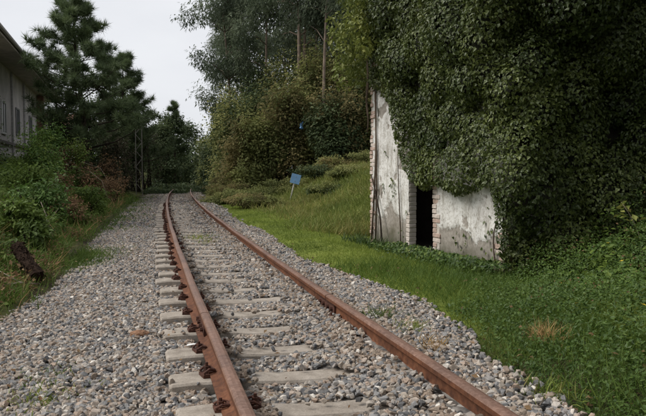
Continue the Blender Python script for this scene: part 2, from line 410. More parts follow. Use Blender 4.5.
for sg in (-1, 1):
    js = joints[sg]
    for a_, b_ in zip(js[:-1], js[1:]):
        r = rail_piece(sg, a_ + .006, b_ - .006)
        if b_ < 50:
            for ds in (-1, 1):
                p = trackpoint(sg * HALF + ds * .0085, b_); kx = float(slope(b_))
                o = link("fishplate", plate_me, None, r)
                o.matrix_local = Matrix.Translation((p.x - float(cx(5)), p.y - 5.0, 0)) @ Matrix.Rotation(-math.atan(kx), 4, 'Z') @ (Matrix.Rotation(PI, 4, 'Z') if ds < 0 else Matrix.Identity(4))

# one sleeper: wide ends, rail seats, slimmer lower middle
def sleeper_mesh():
    prof = [(-.83, -.012, .105), (-.815, .0, .112), (-.70, .006, .115), (-.62, .004, .115), (-.44, .004, .115), (-.36, -.012, .108), (-.2, -.026, .1), (0, -.03, .098)]
    prof += [(-x, z, w_) for (x, z, w_) in prof[-2::-1]]
    V = []; F = []
    for (x, z, w_) in prof:
        V += [(x, -w_ - .02, -.2), (x, -w_, z - .012), (x, -w_ + .012, z), (x, w_ - .012, z), (x, w_, z - .012), (x, w_ + .02, -.2)]
    n = len(prof)
    for i in range(n - 1):
        for j in range(5):
            F.append((i * 6 + j, i * 6 + j + 1, (i + 1) * 6 + j + 1, (i + 1) * 6 + j))
        F.append((i * 6 + 5, i * 6, (i + 1) * 6, (i + 1) * 6 + 5))
    F.append(tuple(range(6))); F.append(tuple((n - 1) * 6 + j for j in range(6)))
    m_ = MB().add(V, F).mesh("sleeper"); m_.materials.append(M['concrete']); return m_
def clip_mesh():
    b = MB()
    b.box(-.005, .075, -.055, .055, .0, .022)
    b.box(-.02, .03, -.035, .035, .022, .036)
    arcp = [(.07, -.045, .03), (.03, -.05, .058), (-.012, -.04, .045), (-.022, 0, .036), (-.012, .04, .045), (.03, .05, .058), (.07, .045, .03)]
    b.tube(arcp, .010, 6)
    V = [(.035 + .022 * math.cos(i * PI / 3), .022 * math.sin(i * PI / 3), z) for z in (.03, .07) for i in range(6)]
    b.add(V, [tuple(range(6, 12))] + [(i, (i + 1) % 6, 6 + (i + 1) % 6, 6 + i) for i in range(6)])
    b.tube([(.035, 0, .06), (.035, 0, .095)], .011, 6)
    m_ = b.mesh("rail_clip"); m_.materials.append(M['clip']); return m_
sl_me, cl_me = sleeper_mesh(), clip_mesh()
rr = random.Random(3)
for k, Y in enumerate(sleeper_Y):
    if Y > 44: break
    p = trackpoint(0, Y)
    s_ = link("sleeper", sl_me, None, track)
    s_.location = (p.x - float(cx(5)) + rr.uniform(-.025, .025), p.y - 5.0, rr.uniform(-.008, .006))
    s_.rotation_euler = (0, rr.uniform(-.006, .006), -math.atan(float(slope(Y))) * 1 + rr.uniform(-.012, .012) if False else math.atan(-float(slope(Y))) + rr.uniform(-.012, .012))
    if Y < 26:
        for sg in (-1, 1):
            for ds in (-1, 1):
                if ds * sg < 0 and rr.random() < .45: continue
                c = link("rail_clip", cl_me, None, s_)
                c.location = (sg * HALF + ds * .058, rr.uniform(-.02, .02), .004)
                c.rotation_euler = (0, 0, (PI if ds < 0 else 0) + rr.uniform(-.22, .22)); c.scale = (.8, rr.uniform(.72, .95), rr.uniform(.62, .85))

# ------------------------------------------------------------------ ballast stones
def hull_stone(npt, rng, flat=.72):
    P = nrm(rng.normal(size=(npt, 3))) * rng.uniform(.86, 1.06, (npt, 1)) * np.array((1, rng.uniform(.68, .95), flat * rng.uniform(.75, 1.1)))
    bm = bmesh.new()
    for p in P: bm.verts.new(p)
    r = bmesh.ops.convex_hull(bm, input=bm.verts)
    bmesh.ops.delete(bm, geom=[v for v in bm.verts if not v.link_faces], context='VERTS')
    bmesh.ops.triangulate(bm, faces=bm.faces); bm.verts.ensure_lookup_table(); bm.verts.index_update()
    V = np.array([v.co[:] for v in bm.verts]); T = np.array([[v.index for v in f.verts] for f in bm.faces]); bm.free()
    return V, T
srng = np.random.default_rng(11)
STONE_A = [hull_stone(14, srng) for _ in range(10)]
STONE_B = [hull_stone(11, srng) for _ in range(6)]
STONE_C = [hull_stone(8, srng) for _ in range(5)]

def rot_mats(n, rng, tilt=.6):
    a = rng.uniform(0, 2 * PI, n); e = rng.normal(0, tilt, n); b_ = rng.uniform(0, 2 * PI, n)
    ax = np.stack((np.cos(b_), np.sin(b_), np.zeros(n)), -1)
    z = np.stack((ax[:, 0] * np.sin(e), ax[:, 1] * np.sin(e), np.cos(e)), -1)
    t = np.stack((np.cos(a), np.sin(a), np.zeros(n)), -1)
    return frames(z, t)

SY = np.array(sleeper_Y)
def stones_zone(n, y0, y1, r0, r1, extra=0):
    Y = srng.uniform(y0, y1, n); el, er = edge_left(Y), edge_right(Y)
    s = el - .08 + (er - el + .16) * srng.random(n)
    X = at(s, Y)
    # where it is along its own sleeper frame
    kx = slope(Y); l = np.sqrt(1 + kx * kx)
    yc = Y + s * kx / l * .98                      # Y where the sleeper through this point meets the centre line
    j = np.clip(np.searchsorted(SY, yc), 1, len(SY) - 1)
    dist = np.minimum(np.abs(SY[j] - yc), np.abs(SY[j - 1] - yc)) / l * 1.0
    r = r0 + (r1 - r0) * srng.beta(2.0, 3.0, n)
    onsl = (dist < .115 + r * .35) & (np.abs(s) < .83 + r * .3)
    bury = .015 + .8 * sm(s, .28, .5) * (fnoise(X, Y, .45, 41) > .38) + .10 * sm(Y, 10, 25) + .8 * ((s > -.47) & (s < -.34))
    bury = np.where(s > .56, .7, bury); bury = np.where(bed_z(s, Y) > -.028, .95, bury)
    keep = ~onsl | (srng.random(n) < bury)
    nearrail = (np.abs(np.abs(s) - HALF) < .075 + .5 * r)
    keep &= ~(nearrail & (srng.random(n) < np.where(s > 0, .45, .93))) & (np.abs(np.abs(s) - HALF) > .04)
    # thinning where weeds and soil take over at the edges
    ed = np.minimum(s - el, er - s)
    keep &= srng.random(n) < np.clip(.35 + ed * 2.6, 0, 1)
    z = np.where(onsl, np.maximum(bed_z(s, Y), -.005), bed_z(s, Y)) + r * srng.uniform(.02, .45, n)
    z = np.where(nearrail & ~onsl, z - .02, z)
    pos = np.stack((X, Y, z), -1)[keep]
    return pos, r[keep]
def stone_colour(n): return np.clip(srng.beta(1.5, 1.6, n), 0, 1)
near_pos, near_r = stones_zone(44000, 2.3, 7.2, .012, .036)
mid_pos, mid_r = stones_zone(36000, 7.2, 15.0, .016, .038)
far_pos, far_r = stones_zone(20000, 15.0, 40.0, .026, .05)
# the 300 stones that show largest become single parts
dep = near_pos[:, 1]
u = 323 + 680 * near_pos[:, 0] / dep; v_ = 173 + 680 * (1.16 - near_pos[:, 2]) / dep
inview = (u > 4) & (u < 640) & (v_ < 410)
score = np.where(inview, near_r / dep, 0)
big = np.argsort(-score)[:300]
rest = np.setdiff1d(np.arange(len(near_r)), big)
single_me = []
for V, T in STONE_A:
    m_ = tri_mesh("stone", V, T); m_.materials.append(M['stone1']); single_me.append(m_)
Mr = rot_mats(300, srng, .5)
for i, k in enumerate(big):
    o = link("stone", single_me[i % len(single_me)], None, bed)
    o.matrix_local = Matrix.Translation(Vector(near_pos[k]) + Vector((0, 0, .004))) @ Matrix(Mr[i].tolist()).to_4x4() @ Matrix.Scale(float(near_r[k]), 4)
parts = []
for (P_, R_, lib) in ((near_pos[rest], near_r[rest], STONE_A), (mid_pos, mid_r, STONE_B), (far_pos, far_r, STONE_C)):
    ch = srng.integers(0, len(lib), len(P_))
    for c in range(len(lib)):
        m_ = ch == c; n = int(m_.sum())
        parts.append(stamp(lib[c], P_[m_], rot_mats(n, srng, .6), np.repeat(R_[m_][:, None], 3, 1), np.where((np.abs(np.abs(side(P_[m_][:, 0], P_[m_][:, 1])) - HALF) < .2) & (srng.random(n) < .4), .56, stone_colour(n))))
V, T, R = joined(parts)
o = link("loose_stones", tri_mesh("loose_stones", V, T, R), M['stone'], bed); o["kind"] = "stuff"

#@@PART2
# ------------------------------------------------------------------ ruined hut (local x runs along the front wall towards the camera, local y into the building)
HA = Vector((.885, 12.494, 0)); HD = Vector((.3216, -.9469, 0))
HROT = math.atan2(HD.y, HD.x)
hut = empty("ruined_hut", (HA.x, HA.y, 0), HROT)
tag(hut, "small derelict plastered hut with brick quoins and open doorway, half buried under ivy", "hut")
HMAT = Matrix.Translation(HA) @ Matrix.Rotation(HROT, 4, 'Z')
# local +y must point away from the track (to the right in the picture)
HL, HDEP, WT = 4.3, 3.6, .125
D0, D1, DH = 1.60, 2.42, 2.05
def plaster_mat():
    m, t, b = mat("flaking_plaster")
    at_ = N(t, "ShaderNodeAttribute", attribute_name="rnd").outputs['Fac']
    tcn = N(t, "ShaderNodeTexCoord").outputs['Object']
    f = tnoise(t, 16, 6, .7, tcn); big_ = tnoise(t, 1.7, 5, .65, tcn); fine = tnoise(t, 70, 4, .65, tcn)
    mv = N(t, "ShaderNodeMapping"); mv.inputs['Scale'].default_value = (7, 7, 1.6); t.links.new(tcn, mv.inputs[0])
    drip = tnoise(t, 1.0, 5, .65, mv.outputs[0])
    white = ramp(t, f, [(.25, (.46, .44, .41)), (.45, (.68, .665, .635)), (.7, (.78, .77, .745))])
    white = mixc(t, 1, white, ramp(t, tnoise(t, 34, 5, .75, tcn), [(.34, (.5, .47, .42)), (.5, (1, 1, 1))]), 'MULTIPLY')
    white = mixc(t, 1, white, ramp(t, drip, [(.30, (.55, .52, .47)), (.52, (1, 1, 1))]), 'MULTIPLY')
    grey = ramp(t, f, [(.25, (.17, .15, .125)), (.5, (.31, .28, .245)), (.75, (.43, .395, .35))])
    ad = N(t, "ShaderNodeMath", operation='ADD'); sc_ = N(t, "ShaderNodeMath", operation='MULTIPLY_ADD')
    t.links.new(f, sc_.inputs[0]); sc_.inputs[1].default_value = 1.1; sc_.inputs[2].default_value = -.55
    t.links.new(at_, ad.inputs[0]); t.links.new(sc_.outputs[0], ad.inputs[1])
    msk = ramp(t, ad.outputs[0], [(.42, (0, 0, 0)), (.54, (1, 1, 1))])
    c = mixc(t, msk, grey, white)
    c = mixc(t, ramp(t, big_, [(.52, (0, 0, 0)), (.72, (.6, .6, .6))]), c, (.16, .13, .095))
    sx = N(t, "ShaderNodeSeparateXYZ"); t.links.new(tcn, sx.inputs[0])
    mossv = N(t, "ShaderNodeMath", operation='MULTIPLY_ADD'); t.links.new(sx.outputs[2], mossv.inputs[0]); mossv.inputs[1].default_value = -1.6
    t.links.new(big_, mossv.inputs[2])
    c = mixc(t, ramp(t, mossv.outputs[0], [(.1, (0, 0, 0)), (.5, (.75, .75, .75))]), c, (.085, .085, .05))
    t.links.new(c, b.inputs['Base Color']); b.inputs['Roughness'].default_value = .95; b.inputs['Specular IOR Level'].default_value = .15
    bump(t, b, fine, .5, .008)
    return m
M['plaster'] = plaster_mat()
M['brick'] = plain("old_brick", (.40, .30, .25), .95, 0, .3, 14, .006, .1)
M['brick2'] = plain("bleached_brick", (.52, .45, .40), .95, 0, .25, 14, .006, .1)
M['darkwall'] = plain("dark_hut_wall", (.10, .09, .075), .95, 0, .4, 4, .01, .1)  # dark brown for the hut's end walls, rear wall and floor

def wall_grid(name, x0, x1, z0, z1, seed, step=.03):
    """front skin: plaster stands proud of the bare render where it has not fallen off; ragged top"""
    nx_ = int((x1 - x0) / step) + 1; nz_ = int((z1 - z0) / step) + 1
    xs = np.linspace(x0, x1, nx_); zs = np.linspace(z0, z1, nz_); X, Z = np.meshgrid(xs, zs)
    nn = .6 * fnoise(X, Z, .55, seed) + .4 * fnoise(X, Z, .14, seed + 3) - .5
    low = .42 + .28 * (vnoise(X, 0 * X, .5, seed + 5) - .5)
    p = sm(Z + .75 * nn, low - .22, low + .16)
    holes = sm(fnoise(X, Z, .30, seed + 9), .63, .74); p = p * (1 - .8 * holes)
    y = -.014 * sm(p, .4, .6) - .012 * (fnoise(X, Z, .16, seed + 2) - .5) - .02 * nn
    idx = np.arange(nx_ * nz_).reshape(nz_, nx_)
    q = np.stack((idx[:-1, :-1], idx[:-1, 1:], idx[1:, 1:], idx[1:, :-1]), -1).reshape(-1, 4)
    P = np.stack((X, y, Z), -1).reshape(-1, 3)
    me = tri_mesh(name, P, np.concatenate((q[:, [0, 1, 2]], q[:, [0, 2, 3]])), p.ravel(), True)
    return me
WTOP = 2.95
QB = .13                                                     # quoin zone beside the openings
c_ = MB(); c_.box(D0 - .112, D0 - .008, .003, .118, -.25, DH - .01); c_.box(.012, .2, -.006, .018, -.25, 2.6); c_.box(D1 + .012, D1 + .2, -.006, .018, -.25, DH); c_.build('mortar', plain('pale_mortar', (.46, .42, .37), .95, 0, .3, 20, .008, .1), hut)
wall = link("front_wall", wall_grid("front_wall", QB * .6, D0 - .004, -.25, 2.62, 3), M['plaster'], hut)
wall2 = link("front_wall", wall_grid("front_wall", D1 + .09, HL - .05, -.25, WTOP, 14), M['plaster'], hut)
c_ = MB()
c_.box(.02, D0 - .02, .02, WT, -.3, 2.58); c_.box(D1 + .02, HL - .02, .02, WT, -.3, WTOP - .02); c_.box(D0 - .018, D1 + .018, .03, WT - .01, DH, WTOP - .03)
c_.build("wall_core", plain('lime_mortar', (.40, .36, .31), .95, 0, .3, 20, .008, .1), hut)
c_ = MB(); c_.box(HL - WT, HL, WT + .004, HDEP, -.3, WTOP); c_.build("end_wall", M['darkwall'], hut)
c_ = MB(); c_.box(.02, WT, WT + .004, HDEP, -.3, 2.6); c_.build("end_wall", M['darkwall'], hut)
c_ = MB(); c_.box(WT + .004, HL - WT - .004, HDEP - WT, HDEP, -.3, WTOP); c_.build("rear_wall", M['darkwall'], hut)
c_ = MB(); c_.box(WT + .004, HL - WT - .004, WT + .004, HDEP - WT - .004, -.2, -.1); c_.build("floor", M['darkwall'], hut)
c_ = MB()
c_.add([(.6, -.25, WTOP + .02), (HL + .2, -.25, WTOP + .02), (HL + .2, HDEP / 2, 3.6), (.6, HDEP / 2, 3.6), (HL + .2, HDEP + .2, WTOP + .02), (.6, HDEP + .2, WTOP + .02),
        (.6, -.25, WTOP + .10), (HL + .2, -.25, WTOP + .10), (HL + .2, HDEP / 2, 3.68), (.6, HDEP / 2, 3.68), (HL + .2, HDEP + .2, WTOP + .10), (.6, HDEP + .2, WTOP + .10)],
       [(0, 1, 2, 3), (3, 2, 4, 5), (6, 9, 8, 7), (9, 11, 10, 8), (0, 6, 7, 1), (5, 4, 10, 11), (1, 7, 8, 2), (2, 8, 10, 4), (0, 3, 9, 6), (3, 5, 11, 9)])
c_.build("roof", plain("mossy_roof", (.12, .075, .05), .95), hut)
# brick quoins: one object per brick, toothed like the photograph
brick_variants = []
brng = random.Random(5)
def brick_mesh(L):
    b = MB(); b.box(0, L, 0, .13, 0, .062)
    me = b.mesh("brick"); bm = bmesh.new(); bm.from_mesh(me)
    bmesh.ops.bevel(bm, geom=bm.edges[:], offset=.007, segments=1, affect='EDGES')
    for v in bm.verts: v.co += Vector((brng.uniform(-1, 1), brng.uniform(-1, 1), brng.uniform(-1, 1))) * .004
    bm.to_mesh(me); bm.free(); return me
bm_long = [brick_mesh(.23) for _ in range(3)]; bm_short = [brick_mesh(.12) for _ in range(3)]
for lib in (bm_long, bm_short):
    for i, me_ in enumerate(lib): me_.materials.append(M['brick'] if i else M['brick2'])
bm_pale = [brick_mesh(.12) for _ in range(3)]
for me_ in bm_pale: me_.materials.append(plain('limewashed_brick', (.55, .49, .44), .95, 0, .2, 14, .006, .1))
def quoin(x_edge, sgn, z0, z1, ragged=0):
    z = z0; k = 0
    while z < z1:
        long_ = (k // 2) % 2 == 0
        L = .23 if long_ else .12
        lib = bm_long if long_ else bm_short
        if not (ragged and z > z1 - .5 and brng.random() < ragged):
            o = link("brick", lib[brng.randrange(3)], None, hut)
            x = x_edge if sgn > 0 else x_edge - L
            o.location = (x + brng.uniform(-.006, .006), -.022 + brng.uniform(-.012, .010), z); o.rotation_euler = (brng.uniform(-.02, .02), 0, brng.uniform(-.03, .03))
        z += .072; k += 1
quoin(0.0, 1, -.16, 2.75, .35)
quoin(D1, 1, -.16, DH)
quoin(HL, -1, -.16, .9, 1.0)
# brick ends along the door reveals
for (xe, sgn) in ((D0, -1), (D1, 1)):
    z = -.16
    while z < DH:
        if sgn < 0:
            o = link('brick', bm_pale[brng.randrange(3)], None, hut); o.location = (xe - .12 + brng.uniform(-.004, .008), -.005, z)
        z += .072
lt = MB(); lt.box(D0 - .15, D1 + .15, -.005, .2, DH + .01, DH + .14); lt.build("lintel", M['concrete'], hut)

# ------------------------------------------------------------------ ivy over the hut
irng = np.random.default_rng(21)
def hw(x, y, z): return np.array(HMAT @ Vector((x, y, z)))
HM3 = np.array(HMAT.to_3x3())
def lobe_leaves(lobes, per_area, lo, hi, tmpl, rng, down=.7, clip=None, bounds=None, inner=.0):
    """leaves over the outside of a heap of lumps; those inside another lump are dropped"""
    C_ = np.array([l[0] for l in lobes]); R_ = np.array([l[1] for l in lobes]); out_ = []
    for i, (c, r) in enumerate(zip(C_, R_)):
        n = int(per_area * 4 * PI * (np.prod(r) ** (2 / 3)))
        d = unit(n, rng); k = 1 - inner * rng.random((n, 1)) ** 2 + rng.normal(0, .05, (n, 1))
        p = c + d * r * k
        dist = np.sqrt((((p[:, None] - C_[None]) / R_[None]) ** 2).sum(-1)); dist[:, i] = 9
        ok = dist.min(1) > .78
        if clip is not None: ok &= clip(p)
        p, d = p[ok], nrm((d / r)[ok]); n = len(p)
        out_.append((p, d, np.full(n, rng.random())))
    p = np.concatenate([o[0] for o in out_]); d = np.concatenate([o[1] for o in out_]); h = np.concatenate([o[2] for o in out_])
    n = len(p)
    nor = nrm(d + rng.normal(0, .45, (n, 3)) + np.array((0, 0, .25)))
    tip = nrm(np.array((0, 0, -1.)) * down + d * .35 + rng.normal(0, .45, (n, 3)))
    sz = lo + (hi - lo) * rng.beta(1.3, 2.6, n) * 1.35
    rnd = np.clip(.32 * h + .6 * rng.beta(2, 2.2, n) + .04 * rng.random(n) + .08 * np.clip(d[:, 2], 0, 1), 0, 1)
    return p, nor, tip, sz, rnd

# lower edge of the ivy along the front wall (x along the wall, z)
LOWX = [-.3, .3, .52, .78, .86, 1.15, 1.31, 1.57, 1.9, 2.13, 2.5, 2.61, 3.05, 3.32, 3.65, 3.95, 4.06, 4.16, 4.5, 6]
LOWZ = [2.75, 2.6, 2.5, 2.3, 1.95, 1.6, 1.3, 1.05, .98, .88, .97, .97, .84, .84, .98, 1.06, .7, .2, 0, 0]
lobes = []
def lob(x, y, z, rx, ry=None, rz=None):
    lobes.append((np.array((x, y, z)), np.array((rx, ry or rx, rz or rx))))
for i in range(110):                                           # front face hanging mass
    x = irng.uniform(.55, 4.5); zl = np.interp(x, LOWX, LOWZ)
    z = zl + .28 + (4.3 - zl) * irng.random(); r = irng.uniform(.24, .44)
    bulge = .04 + .34 * sm(z, 1.6, 3.2) * sm(x, .4, 1.8) + .10 * sm(x, 2, 4.2)
    lob(x, -bulge * irng.uniform(.5, 1.15) + .12, max(z, zl + r * .92), r, r * .8, r)
for x in np.arange(.8, 4.4, .22):                             # fringe along the lower edge
    zl = np.interp(x, LOWX, LOWZ); r = irng.uniform(.16, .25)
    lob(x, -.10, zl + r * irng.uniform(.7, 1.2), r * 1.1, r * .9, r)
for (x, z) in ((2.2, 1.55), (2.45, 1.75), (2.7, 1.6), (2.3, 2.0), (2.6, 2.1), (2.85, 1.95), (2.4, 1.35), (2.75, 1.3)): lob(x, -.06, z, .24, .2, .26)
for k in range(16): lob(HL - .15 + .12 * (k % 4), -.22 + .16 * (k // 4), 2.75 + .28 * (k % 4) + .1 * (k // 4), .34)
for i in range(95):                                           # heap on the roof
    x = irng.uniform(.4, HL + .7); y = irng.uniform(-.25, HDEP)
    lob(x, y, 3.0 + 1.5 * irng.random() * (1 - .3 * abs(y - 1.6) / 1.6), irng.uniform(.35, .6))
for i in range(170):                                           # near end wall, down to the ground
    y = irng.uniform(.15, HDEP + .8); z = irng.uniform(.05, 3.9); r = irng.uniform(.26, .48)
    lob(HL + .05 + .35 * irng.random() * (1 - .4 * sm(z, 0, 1)) + .25 * sm(y, .4, 2), y, z, r * .8, r, r)
lobes_top = list(lobes); CL = np.array((11.54, -4.86, 1.16))
def ivy_clip(p):
    x, y, z = p[:, 0], p[:, 1], p[:, 2]
    # where the sight line from the track side meets the wall: a bulge may not overhang the bare plaster
    k_ = (0 - CL[1]) / (y - CL[1] + 1e-6); xw = CL[0] + (x - CL[0]) * k_; zw = CL[2] + (z - CL[2]) * k_
    out_ = y < 0
    zl = np.where(out_, np.interp(xw, LOWX, LOWZ), np.interp(x, LOWX, LOWZ)) + .16 * (vnoise(x, z, .17, 51) - .5)
    z = np.where(out_, zw, z); 
    front = ((p[:, 0] < HL - .02) & (y < .3)) | (out_ & (xw < HL - .02))
    x = p[:, 0]; z = p[:, 2]
    inside = (x > .1) & (x < HL - .03) & (y > .0) & (y < HDEP) & (z < 2.9)
    return ~(front & (z < zl)) & ~inside & (p[:, 2] > -.05)
p, nor, tip, sz, rnd = lobe_leaves(lobes, 1400, .028, .06, IVY, irng, .7, ivy_clip, inner=.3)
def to_world(p): return p @ HM3.T + np.array(HA)
Mx = frames(nor @ HM3.T, tip @ HM3.T)
parts = [stamp(IVY, to_world(p), Mx, np.repeat(sz[:, None], 3, 1), rnd)]
# thin runners of ivy scattered on the bare plaster
n = 900; x = irng.uniform(.35, 4.3, n); z = irng.uniform(.1, 2.4, n)
g = (fnoise(x, z, .33, 61) > .58) & ~((x > D0 - .05) & (x < D1 + .05)) & ((x < D0) | (x > 3.05))
x, z = x[g], z[g]; n = len(x)
pp = np.stack((x, np.full(n, -.03), z), -1); nn_ = nrm(np.array((0, -1., .2)) + irng.normal(0, .35, (n, 3))); tt = nrm(np.array((0, -.1, -1.)) + irng.normal(0, .6, (n, 3)))
parts.append(stamp(IVY, to_world(pp), frames(nn_ @ HM3.T, tt @ HM3.T), np.repeat(irng.uniform(.03, .065, n)[:, None], 3, 1), irng.random(n) * .7 + .1))
V, T, R = joined(parts)
ivy = empty("ivy", tuple(hw(3, -.2, 0)), 0)
tag(ivy, "dark green ivy smothering the roof, doorway top and near end of the ruined hut", "ivy")
iv0 = Matrix.Translation(-Vector(ivy.location))
def under(o, root):
    """keep world coordinates of a mesh built in place, under a root that is only translated"""
    o.matrix_parent_inverse = Matrix.Translation(-Vector(root.location)); return o
o = under(link("foliage", tri_mesh("foliage", V, T, R), M['ivy'], ivy), ivy); o["kind"] = "stuff"
core = MB()  # added dark lumps inside the ivy, a backing that blocks sight through the leaves
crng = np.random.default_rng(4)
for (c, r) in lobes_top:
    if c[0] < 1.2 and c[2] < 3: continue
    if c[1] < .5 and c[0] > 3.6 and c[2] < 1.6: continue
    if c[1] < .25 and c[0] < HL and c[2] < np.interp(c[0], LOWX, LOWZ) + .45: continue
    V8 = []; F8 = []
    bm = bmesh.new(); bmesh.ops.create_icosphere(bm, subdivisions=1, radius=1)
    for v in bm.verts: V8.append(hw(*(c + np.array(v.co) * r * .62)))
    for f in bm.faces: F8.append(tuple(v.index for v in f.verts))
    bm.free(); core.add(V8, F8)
o = under(core.build("foliage_core", plain("dark_foliage_core", (.02, .022, .012), 1, 0, .5, 12), ivy), ivy)
st = MB()
for k in range(4):
    x = [.12, .2, 1.25, 4.15][k]; zt = np.interp(x, LOWX, LOWZ) + .5
    pts = [hw(x + .12 * math.sin(3 * q + k) + .14 * q, -.04 - .01 * q, -.05 + zt * q) for q in np.linspace(0, 1, 8)]
    st = MB(); st.tube(pts, np.linspace(.011, .006, 8) if k > 1 else np.linspace(.018, .011, 8), 6); under(st.build('stem', M['stem'], ivy, True), ivy)
for k in range(7):                                            # bare stems over the broken far corner
    pts = [hw(-.03 + .05 * math.sin(2.2 * q * 3 + k), -.07, 1.9 + .2 * k * .5 + 1.0 * q) for q in np.linspace(0, 1, 6)]
    st = MB(); st.tube(pts, .013, 5); under(st.build('stem', M['stem'], ivy, True), ivy)
# dry stick leaning across the left wall
dk = empty("leaning_stick", tuple(hw(.85, -.25, 0)), 0)
tag(dk, "thin bare dark stick leaning on the plaster left of the hut doorway", "stick")
b_ = MB(); b_.tube([hw(.12, -.05, 1.12), hw(.35, -.07, .85), hw(.62, -.09, .4), hw(.86, -.16, -.02)], [.011, .014, .015, .016], 6)
b_.tube([hw(.36, -.07, .84), hw(.30, -.1, .62)], [.009, .005], 5)
under(b_.build("stick", M['bark'], dk, True), dk); dk.children[0].name = "twig"

# lighter young growth at the far corner
lobes = []
for i in range(40):
    x = irng.uniform(-.4, 1.3); z = irng.uniform(2.75 + .45 * max(x, 0), 5.0); y = irng.uniform(-.75, .2 - .5 * max(x, 0))
    lob(x, y, z, irng.uniform(.14, .30))
p, nor, tip, sz, rnd = lobe_leaves(lobes, 300, .045, .11, LEAF, irng, .45, lambda p: p[:, 2] > 2.6 + .3 * (p[:, 0] > .2), inner=.5)
V, T, R = stamp(LEAF, to_world(p), frames(nor @ HM3.T, tip @ HM3.T), np.repeat(sz[:, None], 3, 1), rnd)
yv_ = empty("climbing_shrub", tuple(hw(0, .5, 0)), 0)
tag(yv_, "bright yellow-green leafy shrub spilling over the far top corner of the ruined hut", "shrub")
o = under(link("foliage", tri_mesh("foliage", V, T, R), M['ivylight'], yv_), yv_); o["kind"] = "stuff"
b_ = MB()
for k in range(7):
    a0 = irng.uniform(-.3, .3)
    b_ = MB(); b_.tube([hw(-.15 + a0 * .2, .6, 0), hw(-.1 + a0 * .4, .5, 1.6), hw(a0, .4, 3.0), hw(a0 * 1.7, .3 + a0, 4.6)], [.03, .028, .022, .01], 6)
    under(b_.build('stem', M['stem'], yv_, True), yv_)

# ------------------------------------------------------------------ trees and shrubs
def crown_points(lobes, n, rng, inner=.55):
    C_ = np.array([l[0] for l in lobes], float); R_ = np.array([l[1] for l in lobes], float)
    vol = np.prod(R_, 1) ** (2 / 3); ch = rng.choice(len(lobes), n, p=vol / vol.sum())
    d = unit(n, rng); k = 1 - inner * rng.random((n, 1)) ** 1.5
    sp = unit(len(lobes) * 7, rng).reshape(len(lobes), 7, 3); sp[..., 2] = np.abs(sp[..., 2]) * .8 + .1   # leafy sprays that break the outline
    on = rng.random(n) < .30
    ds = nrm(sp[ch, rng.integers(0, 7, n)]); kk = rng.uniform(.5, 1.65, n)[:, None]
    d = np.where(on[:, None], nrm(ds + rng.normal(0, .13, (n, 3))), d); k = np.where(on[:, None], kk, k)
    return C_[ch] + d * R_[ch] * k, d, rng.random(len(lobes))[ch]

def small(o): o['kind'] = 'stuff'; return o
def foliage(name, root, m, lobes, n, size, tmpl, rng, droop=.4, aspect=1.0):
    p, d, h = crown_points(lobes, n, rng)
    z0 = ground_z(p[:, 0], p[:, 1]); p[:, 2] = np.maximum(p[:, 2], z0 + .03)
    nor = nrm(d * .6 + rng.normal(0, .55, (n, 3)) + np.array((-.15, -.15, .75)))
    tip = nrm(d * .5 + rng.normal(0, .5, (n, 3)) + np.array((0, 0, -droop)))
    s_ = size * rng.uniform(.6, 1.3, n)
    rnd = np.clip(.42 * h + .55 * rng.beta(2, 2.2, n) + .06 * d[:, 2], 0, 1)
    V, T, R = stamp(tmpl, p, frames(nor, tip), np.stack((s_ * aspect, s_, s_), -1), rnd)
    o = under(link(name, tri_mesh(name, V, T, R), m, root), root); o["kind"] = "stuff"; return o

def shrub(name, label, cat, group, X, Y, rx, ry, rz, n, size, m, seed, m2=None, frac2=0, tmpl=LEAF2, nl=16, lift=0.0, stems=6, droop=.3):
    rng = np.random.default_rng(seed); z = float(ground_z(X, Y))
    root = empty(name, (X, Y, z)); tag(root, label, cat, group)
    L = []
    for i in range(nl):
        a = rng.uniform(0, 2 * PI); q = math.sqrt(rng.random()) * .78; hh = rng.random()
        wq = 1.0 - .45 * hh
        r = rng.uniform(.15, .40)
        L.append(((X + rx * q * wq * math.cos(a), Y + ry * q * wq * math.sin(a), z + lift + rz * (.12 + .76 * hh)), (rx * r, ry * r, rz * r * .85)))
    k2 = int(len(L) * frac2)
    if m2 is not None and k2:
        foliage("foliage", root, m, L[k2:], int(n * (1 - frac2)), size, tmpl, rng, droop); foliage("foliage", root, m2, L[:k2], int(n * frac2), size, tmpl, rng, droop)
    else: foliage("foliage", root, m, L, n, size, tmpl, rng, droop)
    b_ = MB()
    for k in range(stems):
        c = L[rng.integers(len(L))][0]
        p0 = np.array((X + rng.uniform(-.2, .2) * rx, Y + rng.uniform(-.2, .2) * ry, z - .1)); p1 = np.array(c)
        mid = (p0 + p1) / 2 + np.array((*rng.uniform(-.15, .15, 2) * rx, .12 * rz))
        e = p1 + (p1 - mid) * .6
        t0 = .012 + .011 * rz
        b_.tube([p0, mid, p1, e], [t0, t0 * .75, t0 * .5, t0 * .2], 5)
    small(under(b_.build("stem", M['bark'], root, True), root))
    return root

